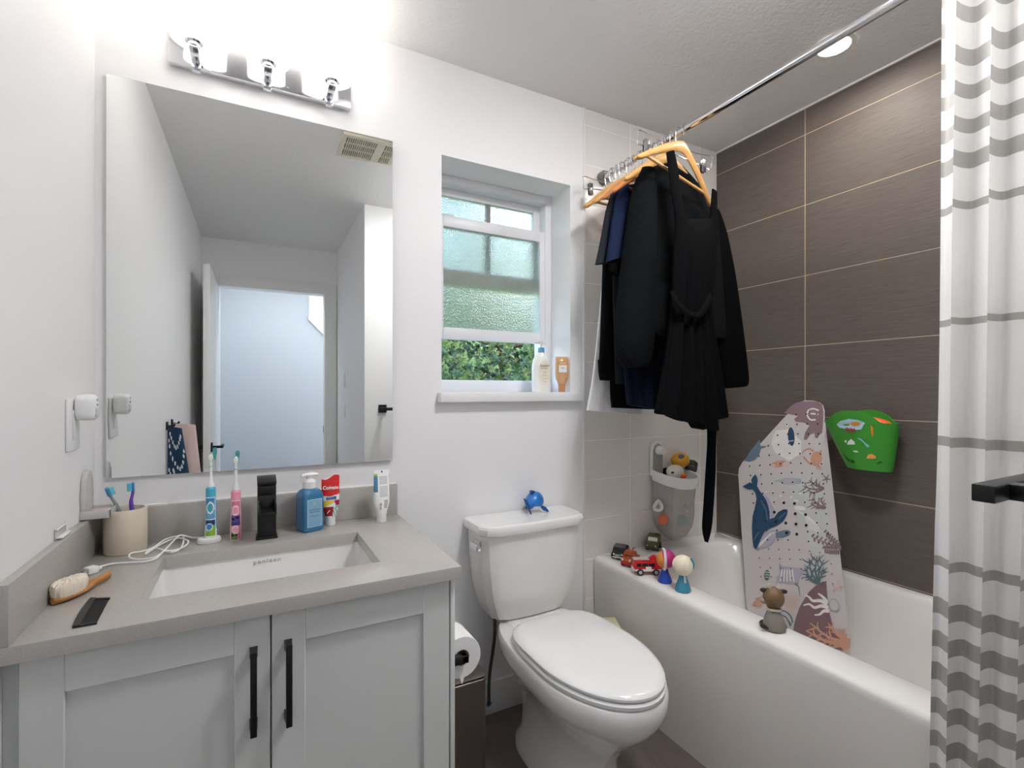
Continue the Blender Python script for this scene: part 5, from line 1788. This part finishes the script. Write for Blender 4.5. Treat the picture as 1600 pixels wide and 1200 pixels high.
# two bath dolls and an animal toy, all plain
p = at_z(1039, 909, RZ)
d1 = thing('bath_doll', 'small bath doll with magenta hood and blue dress beside the fire engine', 'toy', p, R(-25), group=tg)
M_sk = mat('doll_skin', (226, 178, 146), 0.5)
MB().lathe([(0.0, 0.0), (0.024, 0.0), (0.026, 0.003), (0.022, 0.018), (0.014, 0.036), (0.011, 0.048), (0.0, 0.050)], (0, 0, 0), 28, paint=lambda i, j: 1 if j < 9 or j > 24 else 0).build('skirt', [mat('doll_blue', (40, 68, 168), 0.35), mat('doll_plum', (136, 40, 96), 0.4)], d1)
MB().ball((0, 0, 0.082), (0.031, 0.031, 0.033), 0, 24).build('head', mat('doll_orange', (212, 134, 58), 0.5), d1)
MB().ball((0.007, -0.004, 0.086), (0.031, 0.031, 0.033), 0, 24).build('hood', mat('doll_magenta', (178, 44, 112), 0.5), d1)
MB().tube([(-0.004 + 0.006 * math.cos(a), 0.0335 * math.cos(a), 0.084 + 0.036 * math.sin(a)) for a in [2 * PI * k / 28 for k in range(28)]], 0.0052, 8, closed=True).build('trim', mat('doll_lilac', (226, 206, 222), 0.6), d1)
p = at_z(1067, 923, RZ)
d2 = thing('bath_doll', 'small bath doll with cream hair and teal dress on the tub rim', 'toy', p, R(-20), group=tg)
M_dt = mat('doll_teal', (58, 130, 154), 0.35)
MB().lathe([(0.0, 0.0), (0.025, 0.0), (0.0275, 0.004), (0.023, 0.022), (0.015, 0.044), (0.0115, 0.058), (0.0, 0.060)], (0, 0, 0), 28).build('skirt', M_dt, d2)
MB().box(-0.0045, 0.0045, -0.0245, -0.010, 0.030, 0.058, 0, bev=0.002, M=Matrix.Rotation(R(-9), 4, 'X')).build('ribbon', mat('doll_pale', (186, 206, 212), 0.5), d2)
b = MB()
n = 48
rings = []
for i in range(15):
    a = -PI / 2 + PI * i / 14
    ca = max(math.cos(a), 1e-3)
    rings.append([Vector((0.036 * ca * math.cos(t_) * (1 + 0.03 * math.sin(11 * t_)), 0.034 * ca * math.sin(t_) * (1 + 0.03 * math.sin(11 * t_)), 0.090 + 0.036 * math.sin(a))) for t_ in [2 * PI * k / n for k in range(n)]])
b.loft(rings, 0, M=Matrix.Translation((0, 0, 0.09)) @ Matrix.Rotation(R(28), 4, 'Y') @ Matrix.Translation((0, 0, -0.09)))
b.build('hair', mat('doll_cream', (232, 222, 200), 0.5), d2)
MB().tube([(0.020 + 0.003 * math.sin(a), 0.031 * math.cos(a), 0.100 + 0.029 * math.sin(a)) for a in [R(-30 - 12 * k) for k in range(13)]] if False else [(0.026, -0.020, 0.084), (0.0285, -0.021, 0.095), (0.026, -0.019, 0.108), (0.022, -0.014, 0.118)], 0.0045, 8).build('hairband', M_dt, d2)
MB().ball((-0.002, 0.010, 0.078), (0.026, 0.028, 0.024), 0, 18).build('head', M_sk, d2)
p = at_z(1210, 984, RZ)
an = thing('animal_toy', 'brown and grey seated animal toy on the tub rim before the mat', 'toy', p, R(-40), group=tg)
M_ab = mat('animal_brown', (116, 92, 66), 0.5)
M_ag = mat('animal_grey', (132, 124, 116), 0.5)
M_ad = mat('animal_dark', (52, 44, 38), 0.5)
rings = []
for r, z, yo in ((0.018, 0.0, 0), (0.029, 0.004, 0), (0.031, 0.016, 0), (0.028, 0.030, 0.002), (0.022, 0.044, 0.004), (0.016, 0.056, 0.005), (0.012, 0.064, 0.005)):
    rings.append([Vector((r * math.cos(a), yo + r * 0.92 * math.sin(a), z)) for a in [2 * PI * k / 28 for k in range(28)]])
MB().loft(rings, 0).build('body', M_ag, an)
MB().tube([(0.017 * math.cos(a), 0.005 + 0.016 * math.sin(a), 0.060 + 0.001 * math.sin(3 * a)) for a in [2 * PI * k / 20 for k in range(20)]], 0.0042, 8, closed=True).build('collar', mat('animal_cream', (214, 202, 182), 0.6), an)
b = MB().ball((0, 0.008, 0.092), (0.029, 0.030, 0.032), 0, 26)
b.ball((0, 0.034, 0.084), (0.018, 0.016, 0.015), 0, 16)
b.build('head', M_ab, an)
for s in (-1, 1):
    MB().ball((s * 0.027, 0.008, 0.112), (0.011, 0.005, 0.007), 0, 12, M=None).build('ear', M_ad, an)
    MB().tube(smoothpath([(s * 0.010, 0.006, 0.120), (s * 0.013, 0.006, 0.128), (s * 0.011, 0.004, 0.134)], 4), [0.0042] * 5 + [0.0036, 0.003, 0.0024, 0.0018], 8).build('horn', mat('animal_cream', (214, 202, 182), 0.6), an)
    MB().ball((s * 0.024, 0.012, 0.010), (0.014, 0.018, 0.010), 0, 14).build('leg', M_ag if s > 0 else M_ad, an)
MB().ball((-0.026, 0.014, 0.080), (0.012, 0.014, 0.010), 0, 14).build('cheek', mat('animal_tan', (162, 148, 132), 0.5), an)
MB().tube(smoothpath([(-0.022, -0.014, 0.010), (-0.034, -0.016, 0.014), (-0.040, -0.014, 0.022)], 4), [0.006] * 5 + [0.006, 0.006, 0.005, 0.003], 8).build('tail', M_ad, an)

# ================================================================== CURTAIN ROD, CURTAIN, HOOKS
RX, RZ2 = 1.352, 2.150
rod = thing('curtain_rod', 'straight chrome shower curtain rod running above the tub edge', 'curtain rod', (RX, 0.92, RZ2), world=True)
MB().tube([(RX, 0.134, RZ2), (RX, YB - 0.001, RZ2)], 0.0125, 24).build('tube', M_chrome, rod)
for y0, y1 in ((0.1335, 0.148), (YB - 0.022, YB - 0.0008)):
    MB().lathe([(0.0, 0.0), (0.028, 0.0), (0.028, y1 - y0), (0.0, y1 - y0)], (0, 0, 0), 28, M=Matrix.Translation((RX, y1, RZ2)) @ Matrix.Rotation(R(90), 4, 'X')).build('flange', M_chrome if y0 < 1 else mat('dark_rubber', (120, 118, 116), 0.4), rod)

cur = thing('shower_curtain', 'white shower curtain with grey horizontal stripes bunched at the tub end', 'curtain', (1.27, 0.32, 0.30), world=True)
bands = [(2.03, 2.062), (1.965, 1.997), (1.879, 1.912), (1.813, 1.842), (1.744, 1.773), (1.674, 1.706), (1.592, 1.608), (1.360, 1.374), (1.113, 1.133), (0.862, 0.882), (0.762, 0.796), (0.692, 0.726), (0.623, 0.660), (0.553, 0.586), (0.484, 0.517), (0.415, 0.448)]
zz = sorted({z for bd in bands for z in bd} | {2.105, 2.098, 0.30, 0.31} | {0.30 + 0.05 * k for k in range(36)})
zz = [zz[0]] + [z for i, z in enumerate(zz[1:], 1) if z - zz[i - 1] > 0.0045 or any(z in bd for bd in bands)]
NP = 190


def cpath(z, off):
    k = (2.1 - z) / 1.8
    out = []
    for i in range(NP + 1):
        s = i / NP
        y = 0.150 + (0.326 + 0.014 * k) * (1 - s)
        s2 = s + 0.012 * math.sin(5.0 * k + 9 * s) * k
        # pleat count tightens a little towards the hem near the edge
        ph = 2 * PI * 6.2 * (s2 * (1 - 0.25 * k) + 0.25 * k * max(s2, 0.0) ** 0.62)
        amp = (0.024 - 0.012 * k) * (0.75 + 0.35 * math.sin(4 * s + 1.3))
        x = 1.262 - 0.012 * k + amp * math.sin(ph + 0.5) + 0.008 * math.sin(2.1 * ph + 1.2)
        y2 = y + 0.010 * math.cos(ph + 0.5) * (1 - 0.2 * k)
        out.append(Vector((x + off, y2, z)))
    return out


rings = []
for z in zz:
    rings.append(cpath(z, 0.0) + cpath(z, 0.0016)[::-1])
isb = [any(a - 1e-6 <= (zz[i] + zz[i + 1]) / 2 <= c + 1e-6 for a, c in bands) for i in range(len(zz) - 1)]
M_cw = mat('curtain_white', (232, 231, 229), 0.85, bump=(500, 0.15, (1, 1, 0.2)))
M_cg = mat('curtain_grey', (170, 167, 163), 0.85, bump=(500, 0.2, (1, 1, 0.2)))
MB().loft(rings, 0, paint=lambda i, j: 1 if isb[i] else 0).build('cloth', [M_cw, M_cg], cur, angle=70)


def hook(y, label, grp, drop=0.04, seed=0, x_to=0.0):
    t = thing('curtain_hook', label, 'hook', (RX, y, RZ2), group=grp)
    rnd = random.Random(seed)
    tilt = rnd.uniform(-0.15, 0.15)
    pts = [(0.0165 * math.cos(a), tilt * 0.0165 * math.sin(a), 0.0015 + 0.0165 * math.sin(a)) for a in [R(-50 + 14 * k) for k in range(21)]]
    MB().tube(pts, 0.0014, 7).build('loop', M_chrome, t)
    MB().tube(smoothpath([(-0.0155, 0, -0.004), (-0.014 + x_to * 0.3, 0.002, -0.018), (-0.010 + x_to, 0.002, -drop), (-0.001 + x_to, 0.0, -drop - 0.010), (0.008 + x_to, -0.002, -drop + 0.002)], 4), 0.0014, 7).build('wire', M_chrome, t)
    b = MB()
    for k in range(5):
        a = R(40 + 25 * k)
        b.ball((0.0165 * math.cos(a), tilt * 0.0165 * math.sin(a), 0.0015 + 0.0165 * math.sin(a)), 0.0029, 0, 8)
    b.build('rollers', M_chrome, t)
    return t


for k, u in enumerate((950, 957, 966, 972, 983, 1000, 1016, 1030, 1040, 1052, 1061)):
    az = YAW + math.atan((u - 800) / F_PX)
    hook(RX / math.tan(az), 'empty chrome roller hook pushed along the rod above the hanging clothes', 'empty curtain hooks', seed=k)
for k in range(8):
    hook(0.462 - 0.044 * k, 'chrome roller hook carrying the striped shower curtain', 'hooks carrying the curtain', drop=0.048, seed=20 + k, x_to=-0.076)

# ================================================================== HANGERS AND CLOTHES
M_wood = mat('hanger_wood', (214, 166, 104), 0.32, coat=0.3, spots=(14, (198, 146, 84), 0.3, (1, 1, 6)))
M_wood2 = mat('hanger_wood_red', (196, 128, 74), 0.32, coat=0.3)


def hanger(y, label, half=0.20, roll=0.0, yaw=0.0, m=None, drop=0.15, bar=True):
    m = m or M_wood
    t = thing('wooden_hanger', label, 'hanger', (RX, y, RZ2), group='wooden hangers on the rod')
    t.rotation_euler = (0, roll, yaw)
    pts = [(0.0150 * math.cos(a), 0, 0.0005 + 0.0150 * math.sin(a)) for a in [R(-35 + 15 * k) for k in range(18)]] + [(-0.006, 0, -0.0185), (-0.001, 0, -0.026), (0, 0, -0.036), (0, 0, -0.056)]
    MB().tube(pts, 0.0017, 8).build('hook', M_chrome, t)
    rg = []
    for i in range(25):
        s = -1 + 2 * i / 24
        a = abs(s)
        x = half * s
        zt = -0.048 - drop * (a ** 1.25) + 0.012 * math.exp(-(a / 0.12) ** 2) * 0
        hh = 0.036 * (1 - a) ** 0.8 + 0.013 * a + 0.006
        if a > 0.95:
            hh *= 0.6
        wy = 0.0065 + 0.004 * a
        yo = 0.012 * a * a
        rg.append([Vector((x, yo + wy * math.cos(q_) * (1 if abs(math.cos(q_)) < 0.99 else 1), zt - hh / 2 + hh / 2 * math.sin(q_))) for q_ in [2 * PI * k / 14 for k in range(14)]])
    MB().loft(rg, 0).build('shoulders', m, t)
    if bar:
        bz = -0.048 - drop * (0.80 ** 1.25) - 0.016
        MB().tube([(-half * 0.84, 0.008, bz), (half * 0.84, 0.008, bz)], 0.0055, 12).build('bar', m, t)
    return t


def gpair(rows, y):
    return [(at_y(a[0], a[1], y), at_y(a[2], a[3], y), a[4], a[5] if len(a) > 5 else 0.0) for a in rows]


def cloth_tube(b, rows, mi=0, n=64, folds=5, seed=0, hem=None, cap0=True, cap1=True, sub=3, neck=0.0):
    """closed cloth body through pairs of edge points (left, right, half depth, fold size)"""
    rr = []
    L_ = smoothpath([r[0] for r in rows], sub)
    R_ = smoothpath([r[1] for r in rows], sub)
    m = len(L_)
    for i in range(m):
        k = i / (m - 1) * (len(rows) - 1)
        a = min(int(k), len(rows) - 2)
        f = k - a
        dp = rows[a][2] * (1 - f) + rows[a + 1][2] * f
        fo = rows[a][3] * (1 - f) + rows[a + 1][3] * f
        c = (L_[i] + R_[i]) / 2
        h = (R_[i] - L_[i]) / 2
        ring = []
        for j in range(n):
            t_ = 2 * PI * j / n
            s = math.cos(t_)
            yy = math.copysign(abs(math.sin(t_)) ** 0.8, math.sin(t_))
            w = fo * math.sin(folds * PI * s + seed + 0.6 * math.sin(3 * i / m + seed)) + fo * 0.5 * math.sin(2.3 * folds * s + 2 * seed)
            p = c + h * s
            p.y += -dp * yy + w * (abs(math.sin(t_)) ** 0.5)
            if neck:
                p.z -= neck * (1 - s * s) ** 1.5 * max(0.0, 1 - 5.0 * i / (m - 1))
            if hem:
                p.z -= hem((s + 1) / 2) * (i / (m - 1)) ** 3
            ring.append(p)
        rr.append(ring)
    b.loft(rr, mi, cap0, cap1)
    return b


M_fleece = mat('black_fleece', (16, 18, 20), 0.95, bump=(170, 1.0, (1, 1, 1)), spec=0.08)
M_knit = mat('black_knit', (9, 9, 10), 0.9, spec=0.04, bump=(900, 0.2, (1, 1, 0.3)))
M_blk = mat('black_cotton', (15, 15, 17), 0.9, spec=0.08)
M_dress = mat('black_jersey', (10, 10, 12), 0.85, spec=0.05)
M_navy = mat('navy_cotton', (27, 36, 62), 0.9, spec=0.1)
M_dgrey = mat('charcoal_cotton', (38, 41, 48), 0.9, spec=0.1)
M_whitec = mat('white_cotton', (232, 232, 232), 0.9)


def garment(name, label, cat, y):
    return thing(name, label, cat, (RX, y, 1.9), world=True)


# white shirt at the back
g = garment('shirt', 'white garment at the back of the hanging clothes by the tiled wall', 'shirt', 1.545)
b = MB()
cloth_tube(b, gpair([(952, 322, 975, 318, 0.008), (948, 350, 1000, 345, 0.014), (941, 440, 1004, 440, 0.018, 0.002), (933, 530, 1004, 530, 0.020, 0.004), (926, 590, 1003, 590, 0.021, 0.005), (917, 641, 1002, 648, 0.022, 0.005)], 1.545), 0, folds=4, seed=1)
b.build('body', M_whitec, g)
# black long-sleeved top
g = garment('long_sleeve_top', 'plain black long-sleeved top hanging before the white shirt', 'shirt', 1.497)
b = MB()
cloth_tube(b, gpair([(962, 318, 990, 312, 0.008), (954, 345, 1030, 345, 0.015), (954, 440, 1030, 440, 0.017, 0.002), (953, 540, 1028, 540, 0.018, 0.003), (953, 610, 1026, 610, 0.018, 0.004), (955, 637, 1024, 640, 0.016, 0.004)], 1.497), 0, seed=2)
b.build('body', M_blk, g)
b = MB()
cloth_tube(b, gpair([(955, 325, 966, 325, 0.012), (946, 350, 966, 350, 0.018), (942, 430, 964, 430, 0.019), (939, 520, 964, 520, 0.019), (937, 562, 964, 561, 0.019)], 1.488), 0, folds=2, n=32, seed=3)
slv = b.build('sleeve', M_blk, g)
b = MB()
cloth_tube(b, gpair([(935, 562, 965, 561, 0.020), (936, 580, 964, 580, 0.020), (938, 594, 961, 595, 0.018)], 1.488), 0, folds=2, n=32, seed=3)
b.build('cuff', M_blk, slv)
# charcoal tee
g = garment('tee_shirt', 'charcoal short-sleeved tee hanging behind the navy one', 'shirt', 1.452)
b = MB()
cloth_tube(b, gpair([(964, 300, 1000, 296, 0.006), (955, 330, 1030, 330, 0.012), (957, 430, 1032, 430, 0.014), (960, 540, 1030, 540, 0.014, 0.002), (962, 600, 1030, 600, 0.014, 0.002)], 1.452), 0, seed=4)
b.build('body', M_dgrey, g)
b = MB()
cloth_tube(b, gpair([(956, 300, 970, 297, 0.010), (947, 330, 968, 328, 0.016), (939, 375, 962, 374, 0.018), (931, 413, 952, 411, 0.018)], 1.449), 0, folds=2, n=32, seed=5)
b.build('sleeve', M_dgrey, g)
# navy tee
g = garment('tee_shirt', 'navy blue short-sleeved tee hanging beside the black fleece jacket', 'shirt', 1.405)
b = MB()
cloth_tube(b, gpair([(978, 290, 1010, 286, 0.008), (968, 310, 1050, 310, 0.015), (968, 420, 1050, 420, 0.018, 0.002), (972, 520, 1052, 520, 0.020, 0.004), (976, 590, 1050, 590, 0.021, 0.006), (980, 632, 1046, 643, 0.021, 0.006)], 1.405), 0, seed=6)
b.build('body', mat('navy_cotton_dark', (20, 25, 42), 0.9, spec=0.1), g)
b = MB()
cloth_tube(b, gpair([(968, 289, 982, 286, 0.012), (959, 330, 984, 328, 0.019), (953, 375, 983, 372, 0.022), (948, 409, 977, 401, 0.023)], 1.398), 0, folds=2, n=36, seed=7)
b.build('sleeve', M_navy, g)
b = MB()
cloth_tube(b, gpair([(958, 330, 982, 330, 0.012), (955, 380, 980, 380, 0.016), (951, 420, 975, 428, 0.017), (954, 424, 972, 432, 0.014)], 1.400), 0, folds=2, n=32, seed=8)
b.build('sleeve_lining', M_knit, g)
# fleece jacket
g = garment('fleece_jacket', 'black fleece jacket with wide sleeves hanging on the rod', 'jacket', 1.318)
b = MB()
cloth_tube(b, gpair([(1032, 250, 1068, 262, 0.012), (1006, 266, 1112, 318, 0.034), (1006, 330, 1122, 350, 0.046), (1012, 420, 1128, 430, 0.048, 0.003), (1016, 500, 1133, 500, 0.046, 0.004), (1019, 522, 1134, 530, 0.040, 0.004)], 1.332), 0, seed=9, folds=3)
b.build('body', M_fleece, g)
b = MB()
cloth_tube(b, gpair([(1002, 262, 1022, 266, 0.022), (991, 300, 1021, 304, 0.042), (981, 370, 1019, 375, 0.052), (973, 440, 1018, 445, 0.056), (966, 505, 1018, 508, 0.056), (965, 540, 1016, 543, 0.050), (969, 562, 1013, 563, 0.040), (978, 575, 1009, 573, 0.030)], 1.318), 0, folds=2, n=40, seed=10)
b.build('sleeve', M_fleece, g)
b = MB()
cloth_tube(b, gpair([(1104, 322, 1122, 334, 0.022), (1108, 360, 1131, 370, 0.036), (1112, 430, 1143, 430, 0.042), (1118, 500, 1153, 498, 0.044), (1124, 560, 1161, 556, 0.042), (1129, 597, 1166, 592, 0.036), (1131, 607, 1164, 603, 0.030)], 1.332), 0, folds=2, n=40, seed=11)
b.build('sleeve', M_knit, g)
b = MB()
cloth_tube(b, gpair([(1022, 440, 1047, 445, 0.010), (1018, 480, 1050, 485, 0.014), (1018, 515, 1050, 517, 0.014), (1024, 524, 1044, 525, 0.010)], 1.281), 0, folds=1, n=32, seed=12)
b.build('pocket', M_fleece, g)
# dress
g = garment('dress', 'black sleeveless dress with tie belt on the front wooden hanger', 'dress', 1.225)
yd = 1.208


def hemf(x):
    pts = [(0, 0.0), (0.06, 0.012), (0.28, 0.018), (0.33, 0.030), (0.52, 0.034), (0.56, 0.052), (0.74, 0.060), (0.80, 0.028), (1.0, 0.0)]
    for (a, za), (c, zc_) in zip(pts, pts[1:]):
        if a <= x <= c:
            return za + (zc_ - za) * (x - a) / (c - a)
    return 0.0


b = MB()
cloth_tube(b, gpair([(1055, 334, 1121, 340, 0.014), (1054, 374, 1120, 378, 0.022), (1052, 420, 1116, 424, 0.024, 0.004), (1051, 462, 1111, 468, 0.022, 0.006), (1049, 482, 1110, 486, 0.022, 0.007), (1043, 540, 1117, 540, 0.026, 0.008), (1035, 600, 1126, 600, 0.031, 0.011), (1026, 641, 1133, 648, 0.033, 0.012)], yd), 0, n=120, folds=5, seed=3.3, hem=hemf, neck=0.055)
b.build('body', M_dress, g, angle=60)
for rows in ([(1041, 238, 1053, 235, 0.006), (1044, 262, 1059, 262, 0.006), (1049, 300, 1064, 305, 0.007), (1054, 332, 1070, 340, 0.010), (1056, 352, 1078, 360, 0.010), (1058, 368, 1080, 376, 0.003)], [(1113, 295, 1120, 302, 0.006), (1111, 320, 1120, 325, 0.007), (1110, 338, 1121, 342, 0.010), (1104, 354, 1121, 358, 0.010), (1102, 370, 1118, 374, 0.003)]):
    b = MB()
    cloth_tube(b, gpair(rows, yd - 0.002), 0, n=28, folds=1)
    b.build('strap', M_dress, g)
bp = [at_y(u, v, yd - o_) for u, v, o_ in ((1050, 455, 0.022), (1058, 472, 0.034), (1072, 487, 0.040), (1088, 493, 0.042), (1098, 487, 0.042), (1106, 472, 0.034), (1110, 460, 0.020))]
MB().tube(smoothpath(bp, 5), 0.012, 12, sx=0.35).build('belt', M_dress, g)
b = MB()
cloth_tube(b, gpair([(1098, 480, 1112, 480, 0.003), (1104, 560, 1119, 560, 0.004), (1104, 645, 1120, 645, 0.004), (1105, 690, 1119, 690, 0.004), (1102, 740, 1118, 740, 0.004), (1099, 790, 1115, 790, 0.004), (1097, 825, 1112, 825, 0.004), (1101, 846, 1106, 848, 0.003)], 1.256), 0, n=24, folds=1, cap1=True)
b.build('belt_end', M_dress, g)

hanger(1.545, 'pale wooden hanger holding the white garment', half=0.20)
hanger(1.497, 'pale wooden hanger holding the black long-sleeved top', half=0.195)
hanger(1.452, 'wooden hanger holding the charcoal tee', half=0.19, m=M_wood2)
hanger(1.385, 'red-brown wooden hanger above the navy tee', half=0.20, m=M_wood2)
hanger(1.318, 'wooden hanger inside the black fleece jacket', half=0.20, drop=0.13)
hanger(1.237, 'front wooden hanger holding the black dress', half=0.198, roll=R(11.5), yaw=R(4), drop=0.145)


def clip_hanger(y, label, half, zt, roll, yaw):
    t = thing('clip_hanger', label, 'hanger', (RX, y, RZ2), group='chrome clip hangers')
    t.rotation_euler = (0, roll, yaw)
    pts = [(0.0150 * math.cos(a), 0, 0.0005 + 0.0150 * math.sin(a)) for a in [R(-35 + 15 * k) for k in range(18)]] + [(-0.006, 0, -0.0185), (0, 0, -0.028), (0, 0, zt)]
    MB().tube(pts, 0.0016, 8).build('hook', M_chrome, t)
    for s in (-1, 1):
        e = s * half
        MB().tube(smoothpath([(0, 0, zt), (e * 0.5, 0, zt - 0.006), (e, -0.004, zt), (e * 1.02, -0.004, zt - 0.022), (e, 0, zt - 0.048), (e * 0.75, 0.003, zt - 0.042), (0, 0.003, zt - 0.036)], 6), 0.0016, 8).build('wire', M_chrome, t)
        c = MB()
        c.box(e * 0.80 - 0.010, e * 0.80 + 0.010, -0.006, -0.0035, zt - 0.068, zt - 0.022, 0, bev=0.001)
        c.box(e * 0.80 - 0.010, e * 0.80 + 0.010, 0.0035, 0.006, zt - 0.068, zt - 0.022, 0, bev=0.001)
        c.tube([(e * 0.80 - 0.011, 0, zt - 0.042), (e * 0.80 + 0.011, 0, zt - 0.042)], 0.0055, 10)
        c.build('clip', mat('clip_steel', (150, 150, 152), 0.25, 0.9), t)
    return t


clip_hanger(1.622, 'empty chrome clip hanger next to the tiled wall', 0.165, -0.045, R(-4), R(2))
clip_hanger(1.278, 'empty chrome clip hanger behind the front wooden hanger', 0.168, -0.038, R(4), R(-3))

# ================================================================== TOWELS ON THE LEFT WALL (seen in the mirror)
def towel(label, y, xr_t, xr_b, zt, zb, mats, paint, seed):
    t = thing('towel', label, 'towel', (XL, y, zt), group='towels on the left wall')
    rows = []
    n = 160
    rg = []
    for i in range(101):
        k = i / 100
        w = (xr_t + (xr_b - xr_t) * k)
        ring = []
        for j in range(n):
            a = 2 * PI * j / n
            s = (math.cos(a) + 1) / 2
            ring.append(Vector((0.004 + (w - 0.004) * s, -0.022 * math.sin(a) * (0.5 + 0.5 * k) + 0.006 * math.sin(9 * s + seed) * (0.3 + k) * abs(math.sin(a)), (zb - zt) * k - 0.012 * (1 - k) * s)))
        rg.append(ring)
    MB().loft(rg, 0, paint=paint).build('cloth', mats, t)
    return t


def hookpeg(label, y, z):
    t = thing('wall_hook', label, 'hook', (XL, y, z), group='black hooks on the left wall')
    MB().box(0.0005, 0.008, -0.014, 0.014, -0.020, 0.020, 0, bev=0.002).build('plate', M_black, t)
    MB().tube(smoothpath([(0.006, 0, 0.0), (0.026, 0, -0.004), (0.034, 0, 0.008)], 4), 0.005, 8).build('peg', M_black, t)


random.seed(11)
dots = []
for path in ([(0.2, 0.10), (0.35, 0.22), (0.5, 0.30), (0.7, 0.22), (0.85, 0.12)], [(0.12, 0.2), (0.2, 0.38), (0.4, 0.52), (0.62, 0.6), (0.8, 0.5), (0.92, 0.34)], [(0.1, 0.62), (0.25, 0.75), (0.5, 0.85), (0.75, 0.8)], [(0.3, 0.62), (0.35, 0.7), (0.3, 0.92)]):
    P = smoothpath([(a, c, 0) for a, c in path], 2)
    dots += [(p.x, p.y) for p in P]


def paint_towel(i, j):
    a = 2 * PI * (j + 0.5) / 160
    s, k = (math.cos(a) + 1) / 2, (i + 0.5) / 100
    if math.sin(a) < 0:
        for x, y in dots:
            if math.hypot((s - x) / 0.042, (k * 1.9 - y) / 0.030) < 1:
                return 1
    return 0


towel('navy towel with white dot pattern on the left wall, seen in the mirror', 0.52, 0.062, 0.150, 1.060, 0.42, [mat('towel_navy', (34, 62, 92), 0.95), mat('towel_dot', (226, 230, 234), 0.95)], paint_towel, 0.3)
towel('pale pink towel beside the navy one, seen in the mirror', 0.37, 0.104, 0.160, 1.066, 0.46, [mat('towel_pink', (226, 200, 196), 0.95)], None, 1.7)
hookpeg('black wall hook holding the navy dotted towel', 0.52, 1.062)
hookpeg('black wall hook holding the pale pink towel', 0.37, 1.066)

# ------------------------------------------------------------------ tidy helper properties
for o in bpy.data.objects:
    for k in ('_w', '_o'):
        if k in o:
            del o[k]
